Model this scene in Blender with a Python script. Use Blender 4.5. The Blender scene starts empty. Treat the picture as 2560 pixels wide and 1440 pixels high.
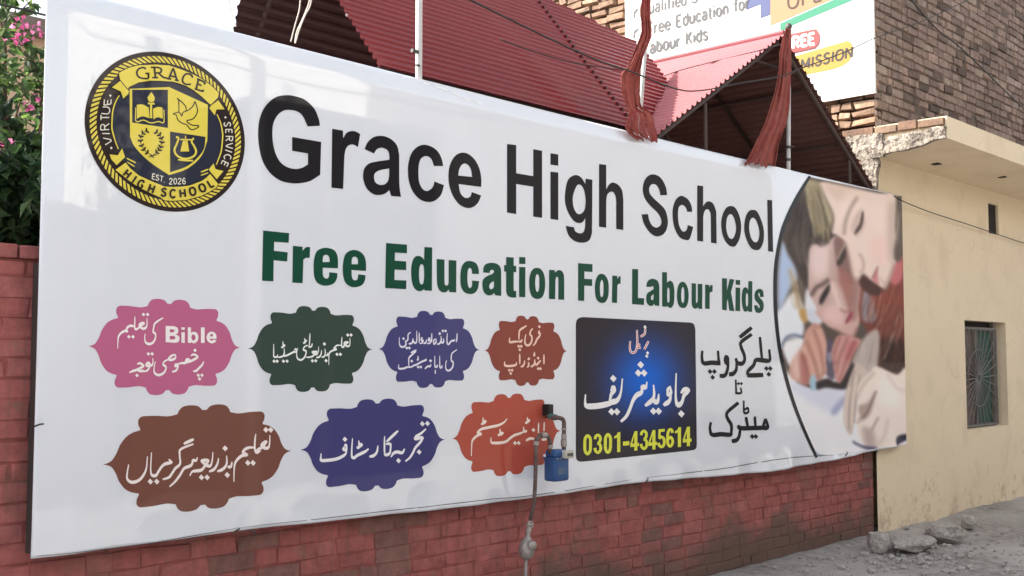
import bpy, bmesh, math, random
import numpy as np
from mathutils import Vector, Matrix, noise as mnoise
from mathutils.geometry import tessellate_polygon
R_ = math.radians
SC = bpy.context.scene
COL = SC.collection
random.seed(7)
rng = np.random.default_rng(7)

# ------------------------------------------------------------------ camera
# +X runs along the street wall, +Y goes into the yard behind it, the banner hangs in the plane y = 0
FPX, DIST, EYE = 2750.0, 4.3, 1.56
ANG, PITCH = R_(43.554), R_(3.683)
FWD = Vector((math.cos(ANG) * math.cos(PITCH), math.sin(ANG) * math.cos(PITCH), math.sin(PITCH)))
RGT = Vector((math.sin(ANG), -math.cos(ANG), 0))
UPV = RGT.cross(FWD)
CAM = Vector((0, -DIST, EYE))
cam_d = bpy.data.cameras.new('street_camera')
cam_o = bpy.data.objects.new('street_camera', cam_d)
COL.objects.link(cam_o)
m3 = Matrix((RGT, UPV, -FWD)).transposed()
cam_o.matrix_world = Matrix.Translation(CAM) @ m3.to_4x4()
cam_d.sensor_width = 36.0
cam_d.lens = 36.0 * FPX / 2560.0
cam_d.clip_start, cam_d.clip_end = 0.05, 2000
SC.camera = cam_o

# ------------------------------------------------------------------ sky, sun, exposure
SUN_EL, SUN_AZ = 37.5, -40.0            # azimuth clockwise from +Y
w = bpy.data.worlds.new("World")
SC.world = w
w.use_nodes = True
nt = w.node_tree
sky = nt.nodes.new('ShaderNodeTexSky')
sky.sky_type = 'NISHITA'
sky.sun_disc = False
sky.sun_elevation, sky.sun_rotation = R_(SUN_EL), R_(SUN_AZ)
sky.air_density, sky.dust_density = 1.0, 3.5
hsv = nt.nodes.new('ShaderNodeHueSaturation')                # thick milky haze: pale sky
hsv.inputs['Saturation'].default_value, hsv.inputs['Value'].default_value = .30, 1.2
nt.links.new(sky.outputs[0], hsv.inputs['Color'])
nt.links.new(hsv.outputs[0], nt.nodes['Background'].inputs[0])
nt.nodes['Background'].inputs[1].default_value = 0.15
sd = bpy.data.lights.new('sun', 'SUN')
sd.energy, sd.angle, sd.color = 4.6, R_(0.53), (1.0, 0.93, 0.82)
so = bpy.data.objects.new('sun', sd)
COL.objects.link(so)
sdir = Vector((math.sin(R_(SUN_AZ)) * math.cos(R_(SUN_EL)), math.cos(R_(SUN_AZ)) * math.cos(R_(SUN_EL)), math.sin(R_(SUN_EL))))
so.rotation_euler = sdir.to_track_quat('Z', 'Y').to_euler()
so.location = sdir * 60
vs = SC.view_settings
vs.view_transform, vs.look, vs.gamma = 'Standard', 'None', 1.0
vs.exposure = 1.12
SC.cycles.max_bounces = 8
SC.cycles.diffuse_bounces = 5

# ------------------------------------------------------------------ measuring: photo pixel -> point on a plane of the place
def ray(px, py):
    return FWD + RGT * ((px - 1280) / FPX) - UPV * ((py - 720) / FPX)
def on_y(px, py, y=0.0):
    d = ray(px, py); return CAM + d * ((y - CAM.y) / d.y)
def on_x(px, py, x):
    d = ray(px, py); return CAM + d * ((x - CAM.x) / d.x)
def on_z(px, py, z=0.0):
    d = ray(px, py); return CAM + d * ((z - CAM.z) / d.z)

# ------------------------------------------------------------------ materials
def lin(c):
    return tuple(((v / 255) / 12.92 if v / 255 <= .04045 else ((v / 255 + .055) / 1.055) ** 2.4) for v in c)
def alb(c, k=0.8):
    return tuple(min(.92, v / k) for v in lin(c))
def new_mat(name):
    m = bpy.data.materials.new(name); m.use_nodes = True
    return m, m.node_tree, m.node_tree.nodes['Principled BSDF']
def nd(t, kind, **kw):
    n = t.nodes.new(kind)
    for k, v in kw.items(): setattr(n, k, v)
    return n
def noise_node(t, scale, detail=4, rough=.55, coord='Object'):
    tc = nd(t, 'ShaderNodeTexCoord'); n = nd(t, 'ShaderNodeTexNoise')
    n.inputs['Scale'].default_value = scale; n.inputs['Detail'].default_value = detail; n.inputs['Roughness'].default_value = rough
    t.links.new(tc.outputs[coord], n.inputs['Vector'])
    return n
def ramp(t, src, a, b, ca=(0, 0, 0), cb=(1, 1, 1)):
    r = nd(t, 'ShaderNodeValToRGB')
    r.color_ramp.elements[0].position, r.color_ramp.elements[1].position = a, b
    r.color_ramp.elements[0].color = (*ca, 1); r.color_ramp.elements[1].color = (*cb, 1)
    t.links.new(src, r.inputs[0]); return r
def mixc(t, fac, a, b, mode='MIX'):
    m = nd(t, 'ShaderNodeMix', data_type='RGBA', blend_type=mode)
    for sock, v in ((0, fac), (6, a), (7, b)):
        if hasattr(v, 'is_linked') or hasattr(v, 'links'): t.links.new(v, m.inputs[sock])
        elif isinstance(v, (tuple, list)): m.inputs[sock].default_value = (*v[:3], 1)
        else: m.inputs[sock].default_value = v
    return m.outputs[2]
def bump(t, p, h, dist, strength=1.0, prev=None):
    b = nd(t, 'ShaderNodeBump'); b.inputs['Distance'].default_value = dist; b.inputs['Strength'].default_value = strength
    t.links.new(h, b.inputs['Height'])
    if prev is not None: t.links.new(prev, b.inputs['Normal'])
    t.links.new(b.outputs[0], p.inputs['Normal']); return b.outputs[0]
def rough_mat(name, col, var=.25, scale=6, rough=.8, bscale=60, bdist=.002, metallic=0, col2=None, lo=.4, hi=.65, spec=.4):
    m, t, p = new_mat(name)
    n = noise_node(t, scale)
    d = tuple(v * (1 - var) for v in col)
    base = mixc(t, n.outputs[0], d, tuple(min(1, v * (1 + var)) for v in col))
    if col2:
        n2 = noise_node(t, scale * 2.3, 6, .65)
        base = mixc(t, ramp(t, n2.outputs[0], lo, hi).outputs[0], base, col2)
    t.links.new(base, p.inputs['Base Color'])
    p.inputs['Roughness'].default_value = rough; p.inputs['Metallic'].default_value = metallic
    p.inputs['Specular IOR Level'].default_value = spec
    n3 = noise_node(t, bscale, 5)
    bump(t, p, n3.outputs[0], bdist)
    return m
FLEX = dict()
def flex_common(t, p, coat=1.0):
    """glossy printed vinyl: a clear smooth top film that is never perfectly flat"""
    p.inputs['Roughness'].default_value = .6; p.inputs['Specular IOR Level'].default_value = .08
    p.inputs['Coat Weight'].default_value = coat
    p.inputs['Coat Roughness'].default_value = .035
    p.inputs['Coat IOR'].default_value = 1.75
    g = nd(t, 'ShaderNodeNewGeometry'); mp = nd(t, 'ShaderNodeMapping')
    mp.inputs['Scale'].default_value = (1.0, 1.0, 1.7)
    t.links.new(g.outputs['Position'], mp.inputs[0])
    n = nd(t, 'ShaderNodeTexNoise'); n.inputs['Scale'].default_value = 1.1; n.inputs['Detail'].default_value = 2
    t.links.new(mp.outputs[0], n.inputs['Vector'])
    b = nd(t, 'ShaderNodeBump'); b.inputs['Distance'].default_value = .0016; b.inputs['Strength'].default_value = 1
    t.links.new(n.outputs[0], b.inputs['Height'])
    t.links.new(b.outputs[0], p.inputs['Normal']); t.links.new(b.outputs[0], p.inputs['Coat Normal'])
def print_mat(name, srgb, attr=False, k=.8):
    if name in FLEX: return FLEX[name]
    m, t, p = new_mat(name)
    if attr:
        a = nd(t, 'ShaderNodeAttribute', attribute_name='Col'); t.links.new(a.outputs[0], p.inputs['Base Color'])
    else:
        c = alb(srgb, k)
        n = noise_node(t, 2.0, 3)
        t.links.new(mixc(t, n.outputs[0], tuple(v * .96 for v in c), tuple(min(.9, v * 1.04) for v in c)), p.inputs['Base Color'])
    flex_common(t, p, {'white_vinyl': 1.0, 'ink_photo': .12}.get(name, .2)); FLEX[name] = m
    return m

# ------------------------------------------------------------------ objects
def tag(o, label=None, cat=None, group=None, kind=None):
    if label: o['label'] = label
    if cat: o['category'] = cat
    if group: o['group'] = group
    if kind: o['kind'] = kind
    return o
def empty(name, loc, label, cat, group=None):
    o = bpy.data.objects.new(name, None); o.location = loc; o.empty_display_size = .2
    COL.objects.link(o); return tag(o, label, cat, group, 'thing')
def mesh_obj(name, verts, faces, mats, parent=None, smooth=False, fmat=None, cols=None, fcols=None):
    me = bpy.data.meshes.new(name)
    me.from_pydata([tuple(v) for v in verts], [], [tuple(f) for f in faces])
    if not isinstance(mats, (list, tuple)): mats = [mats]
    for m in mats: me.materials.append(m)
    if fmat is not None: me.polygons.foreach_set('material_index', list(fmat))
    if smooth: me.polygons.foreach_set('use_smooth', [True] * len(me.polygons))
    if cols is not None:
        a = me.color_attributes.new('Col', 'FLOAT_COLOR', 'POINT')
        arr = np.ones((len(verts), 4), 'f'); arr[:, :3] = np.asarray(cols, 'f')[:, :3]
        a.data.foreach_set('color', arr.ravel())
    me.update()
    o = bpy.data.objects.new(name, me); COL.objects.link(o)
    if parent is not None:
        o.parent = parent
        o.matrix_parent_inverse = Matrix.Translation(-Vector(parent.location)) if parent.parent is None else Matrix.Identity(4)
    return o
class MB:
    """collects shapes (world coordinates) for one mesh"""
    def __init__(s): s.v, s.f, s.m, s.c = [], [], [], []
    def add(s, verts, faces, mi=0, col=None):
        b = len(s.v); s.v += [tuple(v) for v in verts]; s.f += [tuple(i + b for i in f) for f in faces]; s.m += [mi] * len(faces)
        s.c += [col or (1, 1, 1)] * len(verts)
    def box(s, a, b, mi=0, col=None, bev=0.0):
        x0, y0, z0 = (min(a[i], b[i]) for i in range(3)); x1, y1, z1 = (max(a[i], b[i]) for i in range(3))
        if bev <= 0:
            s.add([(x0, y0, z0), (x1, y0, z0), (x1, y1, z0), (x0, y1, z0), (x0, y0, z1), (x1, y0, z1), (x1, y1, z1), (x0, y1, z1)],
                  [(0, 3, 2, 1), (4, 5, 6, 7), (0, 1, 5, 4), (1, 2, 6, 5), (2, 3, 7, 6), (3, 0, 4, 7)], mi, col)
        else:
            bm = bmesh.new(); bmesh.ops.create_cube(bm, size=1)
            for v in bm.verts: v.co = Vector(((x0 + x1) / 2 + v.co.x * (x1 - x0), (y0 + y1) / 2 + v.co.y * (y1 - y0), (z0 + z1) / 2 + v.co.z * (z1 - z0)))
            bmesh.ops.bevel(bm, geom=bm.edges[:], offset=bev, segments=3, affect='EDGES', profile=.5)
            s.bm(bm, mi, col)
    def bm(s, bm, mi=0, col=None):
        bm.verts.index_update()
        s.add([v.co[:] for v in bm.verts], [[v.index for v in f.verts] for f in bm.faces], mi, col); bm.free()
    def tube(s, pts, r, n=10, mi=0, col=None, cap=True):
        pts = [Vector(p) for p in pts]; rs = r if isinstance(r, (list, tuple)) else [r] * len(pts)
        rings, up = [], None
        for i, p in enumerate(pts):
            d = (pts[min(i + 1, len(pts) - 1)] - pts[max(i - 1, 0)]).normalized()
            if up is None: up = Vector((0, 0, 1)) if abs(d.z) < .9 else Vector((1, 0, 0))
            a = d.cross(up).normalized(); b = a.cross(d).normalized(); up = b
            rings.append([p + (a * math.cos(k * 2 * math.pi / n) + b * math.sin(k * 2 * math.pi / n)) * rs[i] for k in range(n)])
        vs_ = [v for ring in rings for v in ring]; fs = []
        for i in range(len(pts) - 1):
            for k in range(n):
                fs.append((i * n + k, i * n + (k + 1) % n, (i + 1) * n + (k + 1) % n, (i + 1) * n + k))
        if cap: fs.append(tuple(range(n))[::-1]); fs.append(tuple((len(pts) - 1) * n + k for k in range(n)))
        s.add(vs_, fs, mi, col)
    def build(s, name, mats, parent=None, smooth=False):
        return mesh_obj(name, s.v, s.f, mats, parent, smooth, s.m, s.c)
def catmull(pts, per=6, closed=False):
    """pts: list of tuples (any length); smooth curve through them"""
    n = len(pts)
    if n < 3 and not closed: 
        return [tuple(a + (b - a) * k / per for a, b in zip(pts[0], pts[-1])) for k in range(per + 1)] if n == 2 else pts
    P_ = [np.array(p, float) for p in pts]; out = []
    segs = n if closed else n - 1
    for i in range(segs):
        p1, p2 = P_[i % n], P_[(i + 1) % n]
        p0 = P_[(i - 1) % n] if closed or i > 0 else 2 * p1 - p2
        p3 = P_[(i + 2) % n] if closed or i + 2 < n else 2 * p2 - p1
        for k in range(per):
            t = k / per
            out.append(tuple(.5 * (2 * p1 + (p2 - p0) * t + (2 * p0 - 5 * p1 + 4 * p2 - p3) * t * t + (3 * p1 - p0 - 3 * p2 + p3) * t ** 3)))
    if not closed: out.append(tuple(P_[-1]))
    return out
def outline(spec, per=5):
    """'x,y x,y! ...' closed outline; '!' marks a sharp corner, the rest is smooth"""
    pts, cor = [], []
    for tok in spec.split():
        c = tok.endswith('!'); x, y = tok.rstrip('!').split(','); pts.append((float(x), float(y))); cor.append(c)
    if not any(cor): return catmull(pts, per, True)
    k = cor.index(True); pts, cor = pts[k:] + pts[:k], cor[k:] + cor[:k]
    pts.append(pts[0]); cor.append(True); out = []; run = [pts[0]]
    for p, c in zip(pts[1:], cor[1:]):
        run.append(p)
        if c:
            out += (catmull(run, per)[:-1] if len(run) > 2 else run[:-1]); run = [p]
    return out

# ================================================================== the printed school banner
BX0, BX1, BZ0, BZ1 = 1.845, 9.68, 0.788, 3.05
def BY(x, z):
    """how far the vinyl sheet leans back over its frame along the top and the left edge"""
    y = 0.0
    f = max(0.0, min(1.0, (8.0 - x) / 3.0))
    if z > 2.95: y += 3.0 * (z - 2.95) ** 2 * f
    if x < 2.02: y += .7 * (2.02 - x) ** 2
    if z < .93:
        k = (.93 - z) / .18
        y += k * k * (.010 * math.sin(x * 7.3 + 1.2 * math.sin(x * 1.9)) - .006 + .007 * math.sin(x * 17 + 2))
    return y
class Print(MB):
    """flat printed shapes on a plane: fed in photo-crop pixels, stored as points of the real sheet"""
    def __init__(s, x0, y0, sc, layer, pmap=None):
        super().__init__(); s.x0, s.y0, s.s, s.layer, s.n = x0, y0, sc, layer, 0
        s.pmap = pmap or s.banner
    def banner(s, px, py, layer):
        p = on_y(px, py, 0); return (p.x, BY(p.x, p.z) - layer, p.z)
    def at(s, q, dl=0.0):
        return s.pmap(s.x0 + q[0] / s.s, s.y0 + q[1] / s.s, s.layer + s.n * 4e-5 + dl)
    def shape(s, spec, *holes, mi=0, col=None, per=5):
        rings = [outline(spec, per)] + [outline(h, per) for h in holes]
        s.rings(rings, mi, col)
    def rings(s, rings, mi=0, col=None):
        s.n += 1
        tris = tessellate_polygon([[Vector((p[0], -p[1], 0)) for p in r] for r in rings])
        flat = [p for r in rings for p in r]
        ww = [s.at(p) for p in flat]; fs = []
        for a, b, c in tris:
            pa, pb, pc = flat[a], flat[b], flat[c]
            ar = (pb[0] - pa[0]) * (pc[1] - pa[1]) - (pb[1] - pa[1]) * (pc[0] - pa[0])
            if abs(ar) < 1e-9: continue
            fs.append((a, b, c) if ar < 0 else (a, c, b))
        s.add(ww, fs, mi, col)
    def pen(s, spec, wv, wh=None, mi=0, col=None, taper=.55, per=6, closed=False):
        """a pen stroke whose width runs from wv (upright) to wh (level), thinning at both ends"""
        wh = wh or wv
        pts = [tuple(float(v) for v in t.split(',')) for t in spec.split()] if isinstance(spec, str) else list(spec)
        c = np.array(catmull([p[:2] for p in pts], per, closed)); s.n += 1
        if closed: c = np.vstack([c, c[:1]])
        d = np.gradient(c, axis=0)
        if closed: d[0] = d[-1] = c[1] - c[-2]
        L = np.hypot(d[:, 0], d[:, 1]) + 1e-9; d /= L[:, None]
        nrm = np.stack([-d[:, 1], d[:, 0]], 1)
        wd = wv + (wh - wv) * np.abs(d[:, 0]) ** 1.5
        if len(wd) > 8: wd = np.convolve(np.pad(wd, 2, mode='edge'), np.ones(5) / 5, 'valid')
        if taper < 1 and not closed:
            t = np.linspace(0, 1, len(c)); wd = wd * (taper + (1 - taper) * np.clip(np.minimum(t, 1 - t) / .22, 0, 1))
        A, B = c + nrm * wd[:, None] / 2, c - nrm * wd[:, None] / 2
        n = len(c); ww = []
        for i in range(n):
            dl = 1.2e-6 * i
            ww += [s.at(A[i], dl), s.at(B[i], dl)]
        s.add(ww, [(2 * i, 2 * i + 2, 2 * i + 3, 2 * i + 1) for i in range(n - 1)], mi, col)
    def dots(s, spec, r, mi=0, col=None):
        for t in spec.split():
            x, y = (float(v) for v in t.split(',')); s.rings([[(x - r, y), (x - .1 * r, y - 1.1 * r), (x + r, y), (x + .1 * r, y + 1.1 * r)]], mi, col)
    def done(s, name, mats, parent): return s.build(name, mats, parent)

# stroke alphabet used for the small lettering (unit height, y up)
GL = {
 'A': (.72, ['0,0 .36,1', '.36,1 .72,0', '.15,.34 .57,.34']), 'C': (.68, ['.66,.82 .5,.98 .3,1 .08,.8 .02,.5 .08,.2 .3,0 .5,.02 .66,.18']),
 'D': (.66, ['.06,0 .06,1', '.06,1 .35,1 .6,.75 .62,.5 .6,.25 .35,0 .06,0']), 'E': (.56, ['.06,0 .06,1', '.06,1 .54,1', '.06,.52 .46,.52', '.06,0 .56,0']),
 'F': (.54, ['.06,0 .06,1', '.06,1 .54,1', '.06,.52 .46,.52']), 'G': (.72, ['.66,.82 .5,.98 .3,1 .08,.8 .02,.5 .08,.2 .3,0 .5,.02 .66,.12', '.66,.1 .66,.45', '.66,.45 .42,.45']),
 'H': (.7, ['.06,0 .06,1', '.64,0 .64,1', '.06,.5 .64,.5']), 'I': (.2, ['.1,0 .1,1']), 'K': (.62, ['.06,0 .06,1', '.56,1 .08,.42', '.24,.58 .6,0']),
 'L': (.54, ['.06,0 .06,1', '.06,0 .54,0']), 'M': (.84, ['.06,0 .06,1', '.06,1 .42,.2', '.42,.2 .78,1', '.78,1 .78,0']), 'N': (.7, ['.06,0 .06,1', '.06,1 .64,0', '.64,0 .64,1']),
 'O': (.76, ['.38,1 .64,.88 .74,.5 .64,.12 .38,0 .12,.12 .02,.5 .12,.88 .38,1']), 'P': (.6, ['.06,0 .06,1', '.06,1 .36,1 .56,.9 .58,.75 .54,.58 .36,.48 .06,.48']),
 'Q': (.76, ['.38,1 .64,.88 .74,.5 .64,.12 .38,0 .12,.12 .02,.5 .12,.88 .38,1', '.45,.25 .74,-.08']),
 'R': (.66, ['.06,0 .06,1', '.06,1 .36,1 .56,.9 .58,.75 .54,.58 .36,.48 .06,.48', '.3,.48 .62,0']), 'S': (.6, ['.54,.84 .4,.98 .22,.98 .06,.84 .08,.66 .3,.53 .5,.42 .56,.24 .46,.06 .28,0 .1,.06 .02,.2']),
 'T': (.6, ['.3,0 .3,1', '0,1 .6,1']), 'U': (.68, ['.06,1 .06,.3 .16,.05 .34,0 .52,.05 .62,.3 .62,1']), 'V': (.68, ['0,1 .34,0', '.34,0 .68,1']),
 'a': (.5, ['.06,.55 .18,.7 .34,.69 .43,.55 .43,0', '.43,.38 .2,.38 .05,.25 .07,.06 .22,0 .36,.06 .43,.2']), 'b': (.52, ['.06,0 .06,1', '.06,.5 .2,.7 .38,.66 .47,.45 .46,.2 .36,.02 .2,0 .06,.16']),
 'c': (.46, ['.43,.54 .32,.69 .16,.68 .04,.48 .04,.22 .15,.02 .32,.01 .44,.16']), 'd': (.52, ['.46,0 .46,1', '.46,.5 .32,.7 .14,.66 .05,.45 .06,.2 .16,.02 .32,0 .46,.16']),
 'e': (.5, ['.05,.37 .47,.37 .42,.6 .27,.7 .12,.63 .04,.4 .08,.12 .24,0 .38,.04 .46,.16']), 'f': (.34, ['.33,1 .2,.97 .15,.82 .15,0', '0,.66 .32,.66']),
 'i': (.16, ['.08,0 .08,.68', '.08,.86 .08,.98']), 'l': (.16, ['.08,0 .08,1']), 'n': (.52, ['.06,0 .06,.68', '.06,.48 .2,.68 .36,.68 .46,.5 .46,0']), 'o': (.52, ['.26,.7 .42,.62 .48,.35 .42,.07 .26,0 .1,.07 .04,.35 .1,.62 .26,.7']),
 'r': (.34, ['.06,0 .06,.68', '.06,.44 .16,.64 .33,.67']), 's': (.44, ['.4,.56 .3,.69 .14,.68 .06,.56 .12,.42 .3,.33 .4,.2 .33,.03 .17,0 .04,.1']), 't': (.32, ['.15,.92 .15,.15 .22,.01 .32,.02', '0,.66 .31,.66']),
 'u': (.52, ['.06,.68 .06,.2 .14,.02 .28,0 .46,.2', '.46,.68 .46,0']), '2': (.56, ['.04,.75 .14,.95 .32,.99 .5,.88 .48,.65 .25,.35 .04,.02 .54,.02']), '0': (.56, ['.28,1 .46,.85 .52,.5 .46,.15 .28,0 .1,.15 .04,.5 .1,.85 .28,1']),
 '6': (.56, ['.48,.86 .32,1 .12,.85 .04,.45 .1,.1 .28,0 .46,.1 .5,.34 .38,.56 .2,.56 .06,.38']), '.': (.2, ['.1,0 .1,.1']), ' ': (.3, [])}
def put_text(pr, txt, x, y, ux, uy, h, wgt, gap=.14, mi=0, vx=0.0, vy=-1.0, stretch=1.0):
    """stroke lettering along direction (ux, uy) in crop pixels, letters standing along (vx, vy)"""
    for ch in txt:
        wd, sts = GL[ch]
        for st in sts:
            pts = []
            for t in st.split():
                u, v = (float(q) for q in t.split(','))
                pts.append((x + (u * ux * stretch + v * vx) * h, y + (u * uy * stretch + v * vy) * h))
            pr.pen(pts, wgt, wgt, mi, taper=1, per=4 if len(pts) > 2 else 1)
        x += (wd * stretch + gap) * h * ux; y += (wd * stretch + gap) * h * uy
    return x, y

white = print_mat('white_vinyl', (203, 208, 216), k=.80)
black_ink = print_mat('black_ink', (24, 23, 28))
green_ink = print_mat('green_ink', (16, 66, 50))
banner = empty('school_banner', (5.7, 0, 2.0), 'long glossy white school banner with crest, coloured badges and printed photo over the red wall', 'banner')
# sheet: a fine grid whose lower hem sags a little
hem = [(1.83, .787), (2.74, .797), (4.27, .766), (5.75, .771), (6.6, .742), (7.35, .722), (8.4, .745), (9.0, .772), (9.70, .788)]
def hem_z(x): return float(np.interp(x, [h[0] for h in hem], [h[1] for h in hem]))
top = [(1.8, 3.062), (2.64, 3.054), (4.8, 3.039), (6.3, 3.032), (7.83, 3.034), (9.7, 3.046)]
def top_z(x): return float(np.interp(x, [h[0] for h in top], [h[1] for h in top]))
mb = MB(); nx, nz = 240, 60
xs = list(np.linspace(BX0, 2.02, 12)) + list(np.linspace(2.05, BX1, nx - 12))
zt = list(np.linspace(0, .08, 14)) + list(np.linspace(.1, .90, nz - 26)) + list(np.linspace(.91, 1, 12))
V, F = [], []
for j in range(nz):
    for i in range(nx):
        x = xs[i]; a, b = hem_z(x), top_z(x); z = a + (b - a) * zt[j]
        V.append((x, BY(x, z), z))
for j in range(nz - 1):
    for i in range(nx - 1):
        k = j * nx + i; F.append((k, k + 1, k + nx + 1, k + nx))
n0 = len(V)                                                 # rear skin and edges: the sheet has thickness
V += [(x, y + .004, z) for x, y, z in V[:n0]]
F += [tuple(q + n0 for q in f[::-1]) for f in F]
for i in range(nx - 1):
    F.append((i + 1, i, i + n0, i + 1 + n0)); k = (nz - 1) * nx + i; F.append((k, k + 1, k + 1 + n0, k + n0))
for j in range(nz - 1):
    k = j * nx; F.append((k, k + nx, k + nx + n0, k + n0)); k = j * nx + nx - 1; F.append((k + nx, k, k + n0, k + nx + n0))
mesh_obj('sheet', V, F, white, banner, True)
# steel frame behind the sheet
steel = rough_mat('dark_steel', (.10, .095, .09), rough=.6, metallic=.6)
mb = MB()
for z in (.83, 1.9, 2.94): mb.box((1.9, .02, z - .015), (9.66, .05, z + .015))
for x in (1.93, 3.8, 5.75, 7.7, 9.64): mb.box((x - .015, .052, .82), (x + .015, .08, 2.94))
mb.box((1.855, .034, .80), (1.872, .10, 1.94))  # dark bar added for the shadow strip beside the banner's left edge
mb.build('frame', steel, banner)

# ---- title
pr = Print(620, 220, 4.0, .0016)
S = lambda *a: pr.shape(*a)
def word(name, mat):
    global pr
    o_ = pr.done(name, mat, banner); pr = Print(pr.x0, pr.y0, pr.s, .0016); return o_
S('718,378! 706,310 660,205 570,120 480,85 385,72 270,95 170,185 115,310 100,450 112,600 150,740 220,850 320,925 430,952 520,952 620,930 720,868! 730,540! 440,490! 440,628! 598,655! 598,765! 540,797 475,810 400,795 330,750 280,670 250,560 242,440 255,345 300,265 360,225 420,220 490,235 545,280 595,385!')
S('840,408! 948,426! 950,502! 985,448 1040,430 1085,440 1120,462! 1098,590! 1050,566 1005,575 975,615 962,690 958,800! 950,1010! 833,997!')
S('1165,612! 1190,550 1240,500 1300,480 1370,485 1440,520 1490,580 1510,670! 1512,960 1528,1088! 1430,1080! 1412,1020! 1370,1055 1310,1070 1250,1060 1190,1010 1155,930 1150,860 1165,800 1210,755 1290,735 1412,718! 1410,660 1390,620 1340,598 1290,610 1258,655!',
  '1410,805! 1320,822 1270,850 1258,890 1270,940 1310,968 1360,965 1395,935 1410,880!')
S('1950,780! 1935,710 1900,640 1840,590 1760,568 1690,590 1635,650 1605,740 1598,830 1610,940 1650,1040 1720,1115 1800,1140 1870,1125 1930,1065 1958,972! 1862,935! 1850,985 1815,1020 1780,1030 1740,1005 1710,940 1702,850 1708,760 1730,705 1770,682 1810,690 1840,725 1858,780!')
S('2330,990! 2330,900 2310,800 2260,710 2190,655 2120,650 2060,690 2015,780 2003,890 2018,1000 2060,1100 2120,1170 2190,1200 2250,1190 2300,1145 2330,1075! 2235,1040! 2225,1080 2195,1100 2155,1090 2120,1045 2105,960!', '2100,875! 2110,815 2135,770 2170,755 2205,775 2230,820 2240,890!')
word('title_lettering', black_ink)
pr.x0, pr.y0, pr.s = 1240, 320, 2560 / 720
S('97,142! 178,152! 178,402! 330,428! 330,188! 408,203! 408,798! 330,788! 330,522! 178,498! 178,765! 97,752!')
S('483,388! 552,396! 552,818! 483,808!'); S('483,224! 552,236! 552,336! 483,326!')
S('855,460! 852,880 848,945 825,1000 770,1020 700,1005 645,955 618,870! 690,882! 705,920 745,937 775,925 790,880 792,800! 770,835 735,845 690,825 640,750 612,650 618,540 640,460 680,425 720,420 760,445 792,500! 795,450!', '725,505 695,560 680,630 690,710 720,760 755,762 785,725 795,650 785,565 760,515')
S('915,320! 978,328! 978,548! 1005,502 1040,485 1090,510 1120,560 1130,640! 1130,907! 1067,897! 1067,660 1060,605 1040,570 1010,570 985,600 978,660! 978,886! 915,878!')
word('title_lettering', black_ink)
S('1520,596! 1510,530 1480,465 1440,425 1385,412 1335,440 1308,500 1305,570 1330,640 1380,700 1440,760 1468,820 1460,865 1425,885 1385,865 1360,815 1350,765! 1293,768! 1310,840 1350,910 1400,955 1450,962 1500,930 1525,860 1522,790 1500,725 1460,680 1400,625 1365,580 1362,530 1385,500 1420,505 1448,545 1460,598!')
S('1743,745! 1735,690 1710,640 1670,610 1635,605 1595,640 1570,720 1570,810 1590,900 1630,970 1680,995 1720,985 1752,880! 1703,862! 1695,900 1675,920 1650,912 1625,860 1616,780 1622,710 1645,685 1670,690 1690,715 1697,745!')
S('1787,510! 1840,517! 1840,695! 1865,662 1895,652 1930,675 1955,740 1957,790! 1960,1027! 1910,1020! 1908,800 1900,745 1880,722 1855,735 1842,780 1840,830! 1840,1010! 1787,1003!')
S('2090,693 2130,715 2165,790 2178,880 2165,980 2130,1045 2100,1055 2060,1035 2020,970 2000,870 2010,780 2045,710', '2085,765 2110,790 2130,860 2130,920 2110,975 2085,985 2060,955 2045,890 2048,820 2062,780')
S('2285,728 2320,745 2360,830 2380,920 2375,1010 2345,1075 2305,1085 2265,1065 2225,990 2205,900 2215,800 2245,740', '2285,798 2310,820 2335,890 2340,950 2325,1005 2300,1015 2270,985 2250,910 2252,840 2268,805')
S('2410,638! 2453,643! 2462,1102! 2418,1095!')
word('title_lettering', black_ink)
# ---- green line
pr = Print(640, 560, 4.0, .0016)
S('70,65! 330,92! 325,188! 180,178! 177,268! 315,283! 310,375! 175,362! 172,573! 60,567!')
S('368,218! 465,228! 462,268! 500,232 540,232! 535,340! 500,338 472,355! 465,592! 362,586!')
S('818,443! 818,370 810,310 780,262 720,240 660,243 605,275 580,350 575,440 580,520 605,580 660,612 720,615 780,590 808,540 812,492! 730,482! 728,525 710,545 685,540 668,510 665,437!', '665,382! 668,330 685,310 715,312 733,340 735,380!')
S('1098,470! 1098,390 1085,330 1050,285 1000,262 945,265 895,300 872,370 866,450 875,540 900,595 950,628 1005,630 1060,608 1088,560 1093,513! 1020,502! 1015,545 1000,562 975,560 957,530 953,460!', '955,402! 957,350 975,328 1000,332 1017,358 1018,403!')
word('slogan_lettering', green_ink)
S('1300,190! 1508,207! 1508,293! 1388,285! 1386,366! 1500,375! 1500,462! 1385,455! 1382,560! 1502,565! 1500,652! 1290,640!')
S('1683,230! 1760,235! 1757,668! 1683,665! 1680,648! 1655,668 1620,670 1585,645 1560,590 1550,500 1555,410 1575,345 1610,320 1650,328 1680,358!', '1655,402 1675,425 1680,500 1675,580 1655,605 1635,580 1628,500 1635,425')
S('1805,350! 1883,356! 1883,560 1888,605 1905,615 1922,600 1925,560! 1925,360! 2002,365! 2000,685! 1930,680! 1925,655! 1900,680 1865,683 1830,660 1812,610 1808,560!')
S('2228,500! 2222,440 2195,390 2140,370 2090,380 2055,430 2042,520 2048,620 2080,680 2130,700 2180,692 2215,650 2230,572! 2160,565! 2158,615 2142,640 2125,630 2115,590 2112,520 2118,460 2135,440 2155,455 2160,498!')
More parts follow.
